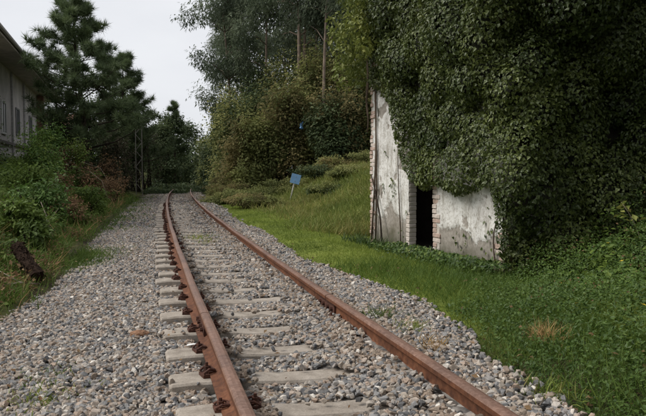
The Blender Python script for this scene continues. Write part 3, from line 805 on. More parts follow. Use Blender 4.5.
def eucalypt(X, Y, H_, label, seed, r0=.16, lean=(0, 0), crown0=.42, spread=1.5, n=9000, fork=False):
    rng = np.random.default_rng(seed); z = float(ground_z(X, Y))
    root = empty("eucalyptus_tree", (X, Y, z)); tag(root, label, "tree", "eucalyptus trees on the hillside")
    def trunk(dx, dy, hh, rr_):
        P_ = []
        for q in np.linspace(0, 1, 12):
            P_.append((X + dx * q + .12 * math.sin(5 * q + seed), Y + dy * q, z - .2 + hh * q))
        return P_, [rr_ * (1 - .8 * q) for q in np.linspace(0, 1, 12)]
    b_ = MB(); mains = [trunk(lean[0], lean[1], H_, r0)]
    if fork: mains.append(trunk(lean[0] + .55, lean[1] + .2, H_ * .93, r0 * .8))
    L = []
    for (P_, R_) in mains:
        b_.tube(P_, [x * .72 for x in R_], 8)
    br = MB()
    for k in range(22 if not fork else 28):
        P_, R_ = mains[k % len(mains)]
        q = rng.uniform(crown0, .98); i = int(q * 11); p0 = np.array(P_[i])
        a = rng.uniform(0, 2 * PI); ln = spread * rng.uniform(.45, 1.1) * (1.15 - .6 * (q - crown0) / (1 - crown0))
        e = p0 + np.array((math.cos(a) * ln, math.sin(a) * ln, ln * rng.uniform(.1, .75)))
        mid = (p0 + e) / 2 + np.array((0, 0, .12 * ln))
        br.tube([p0, mid, e], [R_[i] * .4, R_[i] * .25, .012], 5)
        for _ in range(2):
            c = e + rng.normal(0, .32, 3) * np.array((1, 1, .6)); r_ = rng.uniform(.4, .75)
            L.append((tuple(c), (r_, r_, r_ * 1.05)))
    under(b_.build("trunk", M['eucbark'], root, True), root); small(under(br.build("limb", M['eucbark'], root, True), root))
    foliage("crown", root, M['euc'], L, int(n * 1.5), .205, LONGLEAF, rng, 1.1, 1.25)
    return root

EU = [(-4.4, 42.0, 15, "slender eucalyptus at the open left edge of the wood, leaning over the track", .15, (-.7, 0), .26, 2.0, False),
      (-4.9, 37.0, 14, "eucalyptus with dark leaning trunk, second from the open sky edge of the wood", .14, (-.5, 0), .36, 1.6, False),
      (-3.1, 35.5, 14, "eucalyptus with a thin curved trunk standing left of the twin trunked one", .14, (.5, 0), .40, 1.5, False),
      (-1.05, 33.0, 15, "twin trunked pale brown eucalyptus straight above the blue sign", .19, (.05, 0), .46, 1.5, True),
      (.15, 31.0, 13, "eucalyptus with a straight dull trunk just right of the twin trunked one", .13, (0, 0), .5, 1.4, False),
      (1.35, 34.0, 14, "eucalyptus with shadowed trunk midway between the twin trunks and the hut", .17, (-.1, 0), .45, 1.6, False),
      (2.55, 33.0, 14, "eucalyptus with pale trunk rising beside the yellow-green shrub on the hut", .13, (-.1, 0), .48, 1.5, False),
      (4.6, 35.0, 14, "eucalyptus rising directly behind the hut's far corner", .15, (.2, 0), .42, 1.7, False),
      (-5.9, 51.0, 15, "distant eucalyptus in the back row nearest the railway", .15, (-.3, 0), .3, 2.1, False),
      (-2.6, 47.0, 16, "back row eucalyptus filling the gap left of the twin trunks", .16, (.2, 0), .3, 2.2, False),
      (1.2, 46.0, 16, "back row eucalyptus filling the gap right of the twin trunks", .16, (0, 0), .3, 2.2, False),
      (5.2, 46.0, 16, "back row eucalyptus high on the slope behind the hut", .16, (0, 0), .3, 2.2, False),
      (-.6, 40.0, 15, "eucalyptus hidden behind the twin trunks with a dense crown", .15, (.2, 0), .36, 2.0, False),
      (3.3, 40.0, 15, "eucalyptus with dense crown behind the pale trunk", .15, (.2, 0), .36, 2.0, False)]
for i, (X, Y, H_, lb, r0, ln, c0, sp, fk) in enumerate(EU):
    eucalypt(X, Y, H_, lb, 100 + i, r0, ln, c0, sp, 10000, fk)

# shrubs of the hillside: X, Y, rx, ry, rz, leaf count, material, second material, label
HS = [(-7.9, 47.5, 1.2, 1.5, 1.9, 'darkleaf', 'olive', .3, "low dark bush hiding the rails where they vanish to the right"),
      (-5.6, 40.5, 1.7, 1.6, 3.9, 'darkleaf', 'olive', .3, "dark bushy thicket at the foot of the wood by the far bend"),
      (-5.1, 36.0, 1.4, 1.5, 3.4, 'darkleaf', 'olive', .4, "tall dark green bush overhanging the right rail just before the bend"),
      (-4.0, 33.0, 1.7, 1.6, 3.8, 'olive', 'darkleaf', .4, "olive green bush beside the right rail, left of the brown tinged one"),
      (-3.1, 30.5, 1.5, 1.4, 2.5, 'olive', 'brownleaf', .35, "low brown tinged bush leaning towards the right rail"),
      (-2.5, 34.5, 1.9, 1.6, 4.3, 'olive', 'darkleaf', .3, "tall olive bush under the curved eucalyptus trunk"),
      (-1.6, 31.0, 1.6, 1.4, 3.2, 'olive', 'brownleaf', .4, "russet and olive bush behind the blue sign"),
      (-.2, 32.5, 1.8, 1.6, 3.9, 'olive', 'brownleaf', .3, "tall yellowish olive bush with blue plastic caught in it"),
      (.5, 30.0, 1.5, 1.3, 2.4, 'darkleaf', 'brownleaf', .3, "dark shaded bush at the top of the grassy slope"),
      (1.6, 31.5, 1.7, 1.5, 3.4, 'brownleaf', 'olive', .5, "brownish bush between the dark bush and the hut"),
      (2.9, 30.5, 1.6, 1.5, 3.0, 'olive', 'brownleaf', .4, "olive bush half hidden by the hut's far corner"),
      (-3.6, 38.5, 1.9, 1.6, 5.0, 'olive', 'darkleaf', .5, "large olive bush below the leaning eucalyptus trunk"),
      (-.9, 36.0, 1.9, 1.6, 4.6, 'darkleaf', 'olive', .5, "dark bush at the foot of the twin trunked eucalyptus"),
      (1.7, 36.0, 2.0, 1.6, 4.4, 'brownleaf', 'darkleaf', .5, "dull brown thicket under the shadowed eucalyptus trunk"),
      (4.2, 33.5, 2.0, 1.6, 4.4, 'olive', 'darkleaf', .4, "green brown thicket directly behind the hut's far corner"),
      (-6.4, 46.5, 1.8, 1.8, 4.6, 'darkleaf', 'olive', .3, "dark tall bush closing the right side of the far bend")]
for i, (X, Y, rx, ry, rz, m1, m2, fr, lb) in enumerate(HS):
    shrub("hillside_bush", lb, "bush", "bushes on the wooded slope", X, Y, rx * 1.12, ry, rz * 1.32, 10500, .15, M[m1], 200 + i, M[m2], fr, nl=34)
# lower brambles along the slope foot
LB = [(1.9, 26.5, 1.0, .9, .7, 'olive', "olive scrub at the top of the grass slope against the hut's corner"),
      (.6, 27.6, 1.0, .9, .8, 'brownleaf', "brown scrub at the top of the grass slope under the dark bush"),
      (-1.6, 28.0, 1.1, .9, .9, 'olive', "olive scrub straight behind the blue sign"),
      (-2.4, 22.0, .8, .9, .55, 'brownleaf', "low brown scrub in the grass left of the sign, nearest the track"),
      (-1.75, 22.6, .6, .7, .5, 'olive', "small olive scrub clump just below the blue sign's post"),
      (-3.5, 25.2, .8, .9, .75, 'olive', "olive scrub at the ballast edge where the slope begins"),
      (.25, 21.6, .8, .7, .5, 'darkleaf', "dark low scrub on the grass slope between the sign and the hut"),
      (.95, 23.5, .8, .7, .45, 'olive', "pale scrub on the grass slope nearest the hut corner"),
      (-3.9, 28.0, .9, 1.0, 1.0, 'brownleaf', "brown bramble clump close to the right rail before the bend"),
      (-2.7, 26.0, 1.0, 1.0, .9, 'olive', "green bramble clump left of the blue sign"),
      (-.15, 26.8, 1.0, .8, .75, 'darkleaf', "dark low bramble clump right of the blue sign"),
      (-4.6, 31.0, .8, 1.0, 1.3, 'brownleaf', "russet bramble clump drooping at the ballast edge")]
for i, (X, Y, rx, ry, rz, m1, lb) in enumerate(LB):
    shrub("bramble_clump", lb, "bramble", "bramble clumps at the foot of the slope", X, Y, rx * 1.25, ry, rz * .72, 3200, .085, M[m1], 250 + i, M['olive'], .3, nl=14)

# the overgrown stretch where the rails disappear
orng = np.random.default_rng(66); n = 9000
Y = 38.5 + 11 * orng.random(n); s_o = orng.uniform(-2.2, 2.4, n); X = at(s_o, Y)
hh = (.05 + .5 * sm(Y, 39, 49) + .55 * sm(s_o, .4, 2.0)) * (1.7 * fnoise(X, Y, 1.1, 12) - .35).clip(0) * orng.random(n) ** .6 * 1.3
V, T, R = stamp(LEAF2, np.stack((X, Y, hh), -1), frames(nrm(orng.normal(0, .6, (n, 3)) + np.array((0, -.3, .7))), unit(n, orng)), np.repeat(orng.uniform(.10, .2, n)[:, None], 3, 1), orng.random(n) * .8)
tag(link("overgrowth", tri_mesh("overgrowth", V, T, R), M['darkleaf']), "dark overgrowth spreading over the rails at the far end of the visible track", "overgrowth", None, "stuff")
# far end of the cutting
def broad_tree(name, label, X, Y, H_, R_, n, m, seed, group, size=.25, base=.25, tr=.16, nl=26):
    rng = np.random.default_rng(seed); z = float(ground_z(X, Y))
    root = empty(name, (X, Y, z)); tag(root, label, "tree", group)
    b_ = MB(); b_.tube([(X + .15 * math.sin(4 * q + seed), Y, z - .2 + H_ * .85 * q) for q in np.linspace(0, 1, 8)], [tr * (1 - .8 * q) for q in np.linspace(0, 1, 8)], 7)
    L = []
    for k in range(nl):
        hh = rng.random(); wq = math.sin(PI * (.18 + .74 * hh)) ; a = rng.uniform(0, 2 * PI); q = R_ * wq * rng.uniform(.2, .85)
        c = (X + q * math.cos(a), Y + q * math.sin(a), z + H_ * (base + (.93 - base) * hh)); r_ = R_ * rng.uniform(.22, .4)
        L.append((c, (r_, r_, r_ * .8)))
        if k < 12:
            zz = z + H_ * .85 * max(.1, (base + (.9 - base) * hh) - .15)
            b_.tube([(X, Y, zz), ((X + c[0]) / 2, (Y + c[1]) / 2, (zz + c[2]) / 2 + .2), c], [tr * .4, tr * .25, .015], 5)
    under(b_.build("trunk", M['bark'], root, True), root)
    foliage("crown", root, m, L, n, size, LEAF2, rng, .3)
    return root
FT = [(-13.3, 58, 6.4, 2.4, 'darkleaf', "rounded dark tree in the distance, left of the gap where the track disappears"),
      (-15.6, 56, 7.0, 2.6, 'darkleaf', "dark broad tree in the distance behind the lattice mast"),
      (-13.9, 70, 6.6, 2.3, 'darkleaf', "small rounded tree peeking over the far end of the cutting"),
      (-10.6, 68, 4.8, 2.6, 'olive', "low tree closing the far end of the track"),
      (-8.7, 60, 5.6, 2.1, 'darkleaf', "dark tree on the right of the far bend"),
      (-12.2, 52, 5.0, 1.8, 'darkleaf', "small dark tree left of the rails just before they vanish"),
      (-7.6, 66, 7.5, 2.4, 'olive', "olive crowned distant tree touching the wood's left edge")]
for i, (X, Y, H_, R_, m1, lb) in enumerate(FT):
    broad_tree("distant_tree", lb, X, Y, H_, R_, 6500, M[m1], 300 + i, "trees at the far end of the cutting", .22, float(.08))
wk = np.random.default_rng(78); Lk = []
for i in range(150):
    X = wk.uniform(-7.2, 12); q = wk.random(); Lk.append(((X, 54 + wk.uniform(-2, 2), ground_z(X, 54) * .5 + 1.5 + 15 * q), (1.6, 1.5, 1.5)))
root = empty("hilltop_woods", (1, 54, 4)); tag(root, "dense eucalyptus wood filling the hill behind the separate trunks", "woods", None, "stuff")
foliage("foliage", root, M['euc'], Lk, 30000, .42, LONGLEAF, wk, 1.0, 1.5)
Lk = []
for i in range(70):
    X = wk.uniform(-5.6, 7); q = wk.random(); Y = 41 + wk.uniform(-2, 2); Lk.append(((X, Y, ground_z(X, Y) + .3 + 3.6 * q), (1.2, 1.1, .9)))
root = empty("hillside_thicket", (0, 41, 3)); tag(root, "olive brown thicket filling the slope under the eucalyptus trees", "thicket", None, "stuff")
foliage("foliage", root, M['olive'], Lk[:45], 14000, .2, LEAF2, wk, .3); foliage("foliage", root, M['brownleaf'], Lk[45:], 6000, .2, LEAF2, wk, .3)
Lk = []
for i in range(46):
    X = wk.uniform(-19, -6); Y = 68 + wk.uniform(-3, 3); Lk.append(((X, Y, wk.uniform(.3, 3.2)), (1.4, 1.3, 1.2)))
root = empty("cutting_end_thicket", (-12, 68, 0)); tag(root, "dark leafy mass that swallows the far end of the railway", "thicket", None, "stuff")
foliage("foliage", root, M['darkleaf'], Lk, 12000, .3, LEAF2, wk, .3)
wv = []
wr = np.random.default_rng(77)
Lw = []
for i in range(150):
    X = wr.uniform(-46, 16); Y = wr.uniform(76, 92); Lw.append(((X, Y, wr.uniform(.5, 4.2)), (wr.uniform(1.6, 2.8), 1.8, wr.uniform(1.5, 2.6))))
root = empty("far_woods", (-14, 84, 0)); tag(root, "far woodland mass closing the view behind the railway bend", "woods", None, "stuff")
foliage("foliage", root, M['darkleaf'], Lw, 26000, .42, LEAF2, wr, .3)

# dark bushes left of the track up to the bend
LS = [(-9.7, 31.5, 1.15, 1.4, 3.0, 'heath', 'darkleaf', .4, "dark twiggy bush on the left bank just in front of the lattice mast"),
      (-10.9, 33.5, 1.6, 1.6, 4.0, 'heath', 'darkleaf', .5, "tall dark bush behind the pine trunk on the left bank"),
      (-10.9, 39.5, 1.3, 1.5, 3.8, 'darkleaf', 'heath', .3, "dark bush to the right behind the lattice mast"),
      (-11.5, 44.0, 1.6, 1.6, 4.6, 'darkleaf', 'heath', .3, "dark tall bush left of the bend"),
      (-12.8, 38.0, 1.8, 1.6, 5.0, 'darkleaf', 'heath', .3, "dark thicket left of the lattice mast, behind the tall bush"),
      (-8.7, 27.5, .75, .9, 1.5, 'heath', 'bracken', .4, "low dark brown bush at the ballast edge on the left"),
      (-11.2, 29.0, 1.2, 1.2, 2.2, 'darkleaf', 'midleaf', .4, "mixed green bush at the foot of the pine"),
      (-8.9, 24.0, 1.0, 1.0, 1.45, 'bracken', 'bramble', .4, "rust brown bracken thicket on the left bank top"),
      (-7.4, 21.5, .9, 1.0, .95, 'bracken', 'bramble', .5, "brown dying bramble heap on the left bank slope"),
      (-7.95, 19.3, .85, .85, 1.5, 'midleaf', 'bramble', .3, "bright green leafy bush on the left bank below the pine"),
      (-8.9, 22.0, .8, .8, 1.7, 'midleaf', 'midleaf', 0, "light green bush left of the pine trunk"),
      (-8.95, 17.6, .75, .75, 1.75, 'darkleaf', 'darkleaf', 0, "round dark bush in front of the grey building's wall")]
for i, (X, Y, rx, ry, rz, m1, m2, fr, lb) in enumerate(LS):
    shrub("bank_bush", lb, "bush", "bushes on the left bank", X, Y, rx, ry, rz, 5200 if rz > 2 else 3000, .13 if rz > 2 else .09, M[m1], 400 + i, M[m2], fr, nl=22)

BB = [(-4.2, 9.4, .55, .6, .62, 'bramble', "leafy bramble mound on the left bank just beyond the rotten log"),
      (-4.9, 11.6, .7, .7, .75, 'midleaf', "bright green weedy mound on the left bank beyond the pale upright branch"),
      (-5.2, 13.6, .6, .7, .6, 'bracken', "brownish bramble mound on the middle of the left bank"),
      (-6.2, 14.2, .8, .8, .85, 'bramble', "broad green bramble mound high on the left bank"),
      (-5.9, 17.2, .6, .8, .75, 'bramble', "green bramble mound near the gravel under the light green bush"),
      (-6.9, 18.0, .7, .8, .7, 'bracken', "rusty bracken mound below the light green bush on the bank"),
      (-7.4, 23.8, .7, 1.0, .9, 'bracken', "dull brown bramble heap near the gravel before the lattice mast")]
for i, (X, Y, rx, ry, rz, m1, lb) in enumerate(BB):
    shrub("bank_bramble_mound", lb, "bramble", "bramble mounds on the left bank", X, Y, rx, ry, rz, 2600, .07, M[m1], 450 + i, M['bankgrass'], .25, nl=16)
def pine(label, X, Y, H_, spread, n_branch, seed, first=.28, tuft=.27, lean=0):
    rng = np.random.default_rng(seed); z = float(ground_z(X, Y))
    root = empty("pine_tree", (X, Y, z)); tag(root, label, "tree", "young pines on the left bank")
    axis = lambda q: np.array((X + lean * q + .08 * math.sin(3 * q * 2), Y, z - .2 + (H_ + .2) * q))
    b_ = MB(); b_.tube([axis(q) for q in np.linspace(0, 1, 10)], [.15 * (1 - .88 * q) for q in np.linspace(0, 1, 10)], 8)
    br = MB(); tips = []
    def add_tips(p0, p1, k, r_):
        for q in np.linspace(.35, 1.0, k):
            c = p0 + (p1 - p0) * q
            for _ in range(3):
                d = nrm((p1 - p0) * .5 / (np.linalg.norm(p1 - p0)) + rng.normal(0, .45, 3) + np.array((0, 0, .55)))
                tips.append((c + rng.normal(0, r_, 3), d))
    for k in range(n_branch):
        q = first + (1 - first) * (k + rng.random() * .6) / n_branch; p0 = axis(q)
        a = k * 2.4 + rng.uniform(-.4, .4)
        ln = spread * (1.0 - .85 * ((q - first) / (1 - first)) ** 1.3) * rng.uniform(.65, 1.1)
        e = p0 + np.array((math.cos(a) * ln, math.sin(a) * ln, ln * rng.uniform(.12, .5)))
        mid = p0 + (e - p0) * .55 + np.array((0, 0, -.06 * ln))
        br.tube([p0, mid, e], [.045 * (1.15 - q), .03 * (1.15 - q), .008], 5)
        add_tips(mid, e + np.array((0, 0, .18)), 5, .06)
        for _ in range(4):
            t = rng.uniform(.35, .95); s0 = p0 + (e - p0) * t
            sd_ = np.array((*(rng.normal(0, 1, 2)), rng.uniform(.25, .8))); sd_ = sd_ / np.linalg.norm(sd_) * ln * rng.uniform(.25, .42)
            br.tube([s0, s0 + sd_], [.014, .006], 4); add_tips(s0, s0 + sd_, 4, .05)
    add_tips(axis(.86), axis(1.0), 5, .05)
    under(b_.build("trunk", M['bark'], root, True), root); small(under(br.build("limb", M['bark'], root, True), root))
    P0 = np.array([t[0] for t in tips]); D0_ = np.array([t[1] for t in tips]); K = 18
    P_ = np.repeat(P0, K, 0); n = len(P_)
    d = nrm(np.repeat(D0_, K, 0) * .9 + unit(n, rng) * .95)
    ln = tuft * rng.uniform(.6, 1.15, n)
    V, T, R = stamp(([(-.5, 0, 0), (.5, 0, 0), (0, 1, .02)], [(0, 1, 2)]), P_, frames(unit(n, rng), d), np.stack((np.full(n, .024), ln, ln), -1),
                    np.clip(np.repeat(rng.random(len(P0)), K) * .5 + rng.random(n) * .45, 0, 1))
    o = under(link("crown", tri_mesh("crown", V, T, R), M['needle'], root), root); o["kind"] = "stuff"
    return root
pine("large bushy pine on the left bank, in front of the grey building", -9.75, 28.0, 7.35, 2.75, 54, 31, .2, .34, -.35)
pine("smaller pointed pine behind and to the right of the large pine", -11.25, 38.5, 7.3, 2.5, 36, 33, .2, .36, .1)
pine("thin distant pine showing above the far end of the cutting", -12.75, 58.0, 7.2, 1.35, 15, 37, .4, .34, .2)

# ------------------------------------------------------------------ grass
grng = np.random.default_rng(90)
def put(name, label, s_rng, y_rng, n, L0, L1, W0, m, dens=None, lean=.35, tmpl=BLADE, shift=0.0, cat="grass"):
    Y = y_rng[0] + (y_rng[1] - y_rng[0]) * grng.random(n) ** 1.5; s = grng.uniform(s_rng[0], s_rng[1], n); X = at(s, Y)
    tuft = fnoise(X, Y, .45, 71)
    keep = grng.random(n) < (dens(s, Y) if dens else 1)
    X, Y, s, tuft = X[keep], Y[keep], s[keep], tuft[keep]; n = len(X)
    Ln = grng.uniform(L0, L1, n) * (.55 + .9 * tuft)
    pos = np.stack((X, Y, ground_z(X, Y) - .01), -1)
    rnd = np.clip(.55 * fnoise(X, Y, 1.3, 81) + .45 * grng.random(n) + shift, 0, 1)
    V, T, R = blades(pos, Ln, np.clip(W0 * (.7 + .06 * Y), W0 * .7, W0 * 3) * grng.uniform(.7, 1.2, n), rnd, lean, grng, tmpl)
    o = link(name, tri_mesh(name, V, T, R), m); tag(o, label, cat, None, "stuff"); return o
hutside = lambda s, Y: 1 - ((s > 3.0) & (Y > 7.5) & (Y < 13.2))
put("lawn_grass", "short bright green grass between the track and the hut", (.95, 5.5), (4.2, 26), 130000, .025, .075, .009, M['lawn'],
    lambda s, Y: sm(s - edge_right(Y), -.12, .25) * np.where((s > 3.1) & (Y < 13), 0, 1) * (1 - .7 * sm(s, 3.2, 6.5)), .85, BLADE1)
put("slope_grass", "tall yellowish grass on the slope beyond the hut", (1.6, 8.5), (13.5, 33), 70000, .12, .34, .010, M['hillgrass'],
    lambda s, Y: sm(s + 1.6 * (fnoise(s, Y, 1.2, 91) - .5), 1.8, 4.6), .5)
put("bank_grass", "long drooping green grass covering the left bank", (-9.5, -1.75), (3.2, 32), 90000, .09, .30, .009, M['bankgrass'],
    lambda s, Y: sm(-s - 1.85 - .30 * (1 - sm(Y, 5.2, 7.5)) + .5 * (fnoise(Y, s, .7, 5) - .5), -.1, .5) * (1 - .8 * np.exp(-(((at(s, Y) + 3.15) / .3) ** 2 + ((Y - 7.1) / .6) ** 2))), .55)
put("straw_grass", "dry straw coloured stems at the foot of the left bank", (-3.4, -2.05), (3.2, 30), 3600, .15, .42, .007, M['straw'],
    lambda s, Y: .25 + .75 * sm(fnoise(s, Y, .8, 15), .5, .7), .75)
# broad leaves of the bank and of the right-hand cover
def leaves(name, label, s_rng, y_rng, n, s0, s1, m, height, dens, tmpl=LEAF, cat="ground cover", seed=5, shift=0):
    rng = np.random.default_rng(seed)
    Y = y_rng[0] + (y_rng[1] - y_rng[0]) * rng.random(n) ** 1.2; s = rng.uniform(s_rng[0], s_rng[1], n); X = at(s, Y)
    keep = rng.random(n) < dens(s, Y); X, Y, s = X[keep], Y[keep], s[keep]; n = len(X)
    H_ = height(s, Y, X); k = 1 - .55 * rng.random(n) ** 2
    pos = np.stack((X, Y, ground_z(X, Y) + H_ * k + rng.normal(0, .02, n)), -1)
    nor = nrm(rng.normal(0, .5, (n, 3)) + np.array((-.15, -.15, .9))); tip = nrm(rng.normal(0, 1, (n, 3)) + np.array((0, -.2, -.25)))
    sz = rng.uniform(s0, s1, n)
    rnd = np.clip(.5 * fnoise(X, Y, .6, seed) + .5 * rng.random(n) + shift, 0, 1)
    V, T, R = stamp(tmpl, pos, frames(nor, tip), np.repeat(sz[:, None], 3, 1), rnd)
    o = link(name, tri_mesh(name, V, T, R), m); tag(o, label, cat, None, "stuff"); return o
leaves("bank_bramble", "low bramble leaves mixed through the grass of the left bank", (-7.5, -2.15), (4, 30), 80000, .04, .10, M['bramble'],
       lambda s, Y, X: (.06 + .75 * np.clip(fnoise(X, Y, .9, 3) - .2, 0, 1)) * sm(-s, 2.1, 3.0), lambda s, Y: sm(fnoise(at(s, Y), Y, 1.2, 33), .28, .5), LEAF2, "brambles", 6)
def cover_edge(Y): return edge_right(Y) + .05 + 1.3 * sm(Y, 5.2, 8.0) + .7 * sm(Y, 8, 11)
leaves("dead_bracken", "brown dead bracken and leaves littering the foot of the left bank", (-3.6, -1.8), (3.2, 26), 16000, .03, .075, M['bracken'],
       lambda s, Y, X: .02 + .16 * fnoise(X, Y, .5, 23), lambda s, Y: sm(fnoise(s, Y, .7, 55), .42, .62) * sm(-s - 1.95 - .28 * (1 - sm(Y, 5.2, 7.5)), -.05, .3), LEAF2, "dead bracken", 26)
leaves("ground_cover", "dense low leafy cover in front of the hut's ivy clad end", (.85, 8.5), (2.6, 9.6), 150000, .018, .042, M['cover'],
       lambda s, Y, X: (.03 + (.04 + .95 * sm(s - cover_edge(Y), .3, 2.2) * sm(X - .27 * Y, -.1, .35)) * (.35 + .9 * fnoise(X, Y, .55, 9))) ,
       lambda s, Y: sm(s - cover_edge(Y) + .35 * (fnoise(s, Y, .4, 44) - .5), -.05, .35) * np.where((s > 2.3) & (Y > 8.2), .06, 1), LEAF2, "ground cover", 9)
leaves("bramble_cover", "taller bramble sprays rising through the cover against the ivy", (1.4, 8.5), (3.2, 9.2), 16000, .04, .085, M['bramble'],
       lambda s, Y, X: (.05 + .95 * sm(s - cover_edge(Y), .4, 2.2) * sm(X - .27 * Y, -.1, .4) * np.clip(fnoise(X, Y, .5, 19) * 1.5 - .25, 0, 1)),
       lambda s, Y: sm(s - cover_edge(Y), .25, .9) * sm(fnoise(at(s, Y), Y, .6, 37), .4, .6) * np.where((s > 2.3) & (Y > 8.2), .06, 1), LEAF, "brambles", 29)
put("verge_grass", "green grass poking through the leafy cover at the right corner", (1.0, 5.0), (2.6, 8.5), 42000, .05, .24, .0042, M['verge'],
    lambda s, Y: sm(s - edge_right(Y), -.02, .3) * (1 - .8 * sm(s - cover_edge(Y), .9, 1.9)), .5)
leaves("dying_leaves", "browning leaves scattered through the leafy cover at the right", (1.2, 6.0), (3.0, 8.2), 2400, .02, .05, M['bracken'],
       lambda s, Y, X: (.03 + (.04 + .95 * sm(s - cover_edge(Y), .3, 2.2) * sm(X - .27 * Y, -.1, .35)) * (.35 + .9 * fnoise(X, Y, .55, 9))) * 1.02,
       lambda s, Y: sm(fnoise(s, Y, .6, 49), .45, .65) * sm(s - edge_right(Y), 0, .4), LEAF2, "dead leaves", 41)
put("gravel_edge_grass", "sparse grass creeping from the verge onto the right gravel edge", (.75, 2.0), (2.7, 16), 16000, .03, .12, .005, M['verge'],
    lambda s, Y: np.exp(-((s - edge_right(Y) + .02) / .16) ** 2) * sm(fnoise(s, Y, .35, 63), .35, .6), .8)
# weeds along the foot of the hut
n = 1500; x = grng.uniform(-.4, 4.5, n); y = -.06 - np.abs(grng.normal(0, .22, n)); ok = ~((x > D0 + .1) & (x < D1 - .1) & (grng.random(n) < .5)); x, y = x[ok], y[ok]; n = len(x)
pw = to_world(np.stack((x, y, np.zeros(n)), -1)); pw[:, 2] = ground_z(pw[:, 0], pw[:, 1])
V1 = blades(pw, grng.uniform(.07, .24, n) * (.4 + fnoise(x, y * 0, .5, 3)), np.full(n, .012), grng.random(n) * .7, .4, grng)
n2 = 1500; x = grng.uniform(1.4, 4.6, n2); y = -.05 - np.abs(grng.normal(0, .28, n2)); zz = grng.random(n2) * (.02 + .06 * sm(x, 3.0, 4.4) * fnoise(x, y, .4, 8) * 1.5)
pw = to_world(np.stack((x, y, zz), -1))
V2 = stamp(LEAF, pw, frames(nrm(grng.normal(0, .5, (n2, 3)) + np.array((-.4, -.3, .8))), unit(n2, grng)), np.repeat(grng.uniform(.035, .075, n2)[:, None], 3, 1), grng.random(n2))
V, T, R = joined([V1, V2])
tag(link("wall_foot_weeds", tri_mesh("wall_foot_weeds", V, T, R), M['cover']), "weeds growing along the foot of the hut's front wall", "weeds", None, "stuff")

# ------------------------------------------------------------------ weeds on the ballast
def weed(X, Y, n, L0, L1, rad, m, label, seed, zb=-.04, w_=.006):
    rng = np.random.default_rng(seed)
    p = np.stack((X + rng.normal(0, rad, n), Y + rng.normal(0, rad * 1.3, n), bed_z(side(X, Y), Y) * np.ones(n) - .005 if abs(side(X, Y)) < 1.3 else np.full(n, zb)), -1)
    V, T, R = blades(p, rng.uniform(L0, L1, n), np.full(n, w_) * rng.uniform(.7, 1.3, n), rng.random(n), .7, rng)
    o = link("weed_tuft", tri_mesh("weed_tuft", V - np.array((X, Y, zb)), T, R), m, None, (X, Y, zb)); tag(o, label, "weeds", "weed tufts on the ballast"); return o
WE = [(-2.25, 12.4, 260, .06, .17, .16, 'lawn', "small green grass tuft between the rails in the distance"),
      (-1.9, 11.6, 120, .05, .12, .12, 'lawn', "faint grass tuft between the rails, nearer than the green one"),
      (.70, 4.25, 90, .04, .13, .05, 'straw', "dry grass tuft touching the outer side of the right rail, nearest"),
      (.45, 5.15, 110, .05, .14, .06, 'bankgrass', "greenish tuft beside the right rail near its joint"),
      (.62, 4.75, 80, .05, .12, .06, 'lawn', "green tuft between the dry tuft and the rail joint"),
      (1.13, 3.35, 120, .04, .12, .07, 'lawn', "small weed tuft on the gravel at the bottom right"),
      (-1.5, 3.55, 160, .02, .07, .10, 'lawn', "low green weeds in the gravel at the bottom left"),
      (-1.63, 3.95, 110, .02, .06, .09, 'bankgrass', "low weeds in the gravel just above the bottom left ones")]
for i, (X, Y, n, a0, a1, rad, m1, lb) in enumerate(WE): weed(X, Y, n, a0, a1, rad, M[m1], lb, 500 + i)
rng = np.random.default_rng(8)
n = 2600; s = -1.95 + np.abs(rng.normal(0, .28, n)) * 1.0; Y = 9.6 + rng.normal(0, .55, n) + (s + 1.7) * .8; X = at(s, Y)
V, T, R = blades(np.stack((X, Y, np.full(n, -.06)), -1), rng.uniform(.04, .15, n), np.full(n, .009), rng.random(n) * .8, .8, rng)
tag(link("creeping_weeds", tri_mesh("creeping_weeds", V, T, R), M['bankgrass']), "band of creeping green weeds spreading over the left gravel edge", "weeds", None, "stuff")
n = 260; X = 1.50 + rng.normal(0, .045, n); Y = 4.56 + rng.normal(0, .06, n)
V, T, R = blades(np.stack((X, Y, ground_z(X, Y)), -1), rng.uniform(.06, .2, n), np.full(n, .006), rng.random(n), .5, rng)
tag(link("dry_grass_clump", tri_mesh("dry_grass_clump", V, T, R), M['straw']), "orange brown dry grass clump in the green cover at the right", "dry grass")

rng = np.random.default_rng(19); n = 9000
Y = rng.uniform(11, 37, n); s_ = -2.0 + np.abs(rng.normal(0, .42, n)); s_ = np.where(rng.random(n) < .15, rng.uniform(-1.9, 1.1, n), s_)
ok = (rng.random(n) < sm(fnoise(s_, Y, .8, 73), .4, .62) * sm(Y, 11, 17)) & (np.abs(np.abs(s_) - HALF) > .1); Y, s_ = Y[ok], s_[ok]; n = len(Y)
V, T, R = blades(np.stack((at(s_, Y), Y, bed_z(s_, Y)), -1), rng.uniform(.03, .13, n), np.full(n, .014), rng.random(n) * .95, .8, rng)
tag(link("gravel_weeds", tri_mesh("gravel_weeds", V, T, R), M['bankgrass']), "thin weeds growing through the gravel toward the far end of the track", "weeds", None, "stuff")
rng = np.random.default_rng(20); n = 5200
Y = rng.uniform(4.0, 9.5, n); s_ = -1.95 - .28 * (1 - sm(Y, 5.2, 7.5)) - rng.beta(1.2, 2, n) * .9; X = at(s_, Y)
V, T, R = blades(np.stack((X, Y, ground_z(X, Y) - .01), -1), rng.uniform(.03, .13, n), np.full(n, .008), rng.random(n), .85, rng)
V2 = stamp(LEAF2, np.stack((X, Y, ground_z(X, Y) + rng.uniform(0, .05, n)), -1)[::2], frames(nrm(rng.normal(0, .4, (n, 3)) + np.array((0, 0, 1)))[::2], unit(n, rng)[::2]), np.repeat(rng.uniform(.02, .05, n)[:, None], 3, 1)[::2], rng.random(n)[::2])
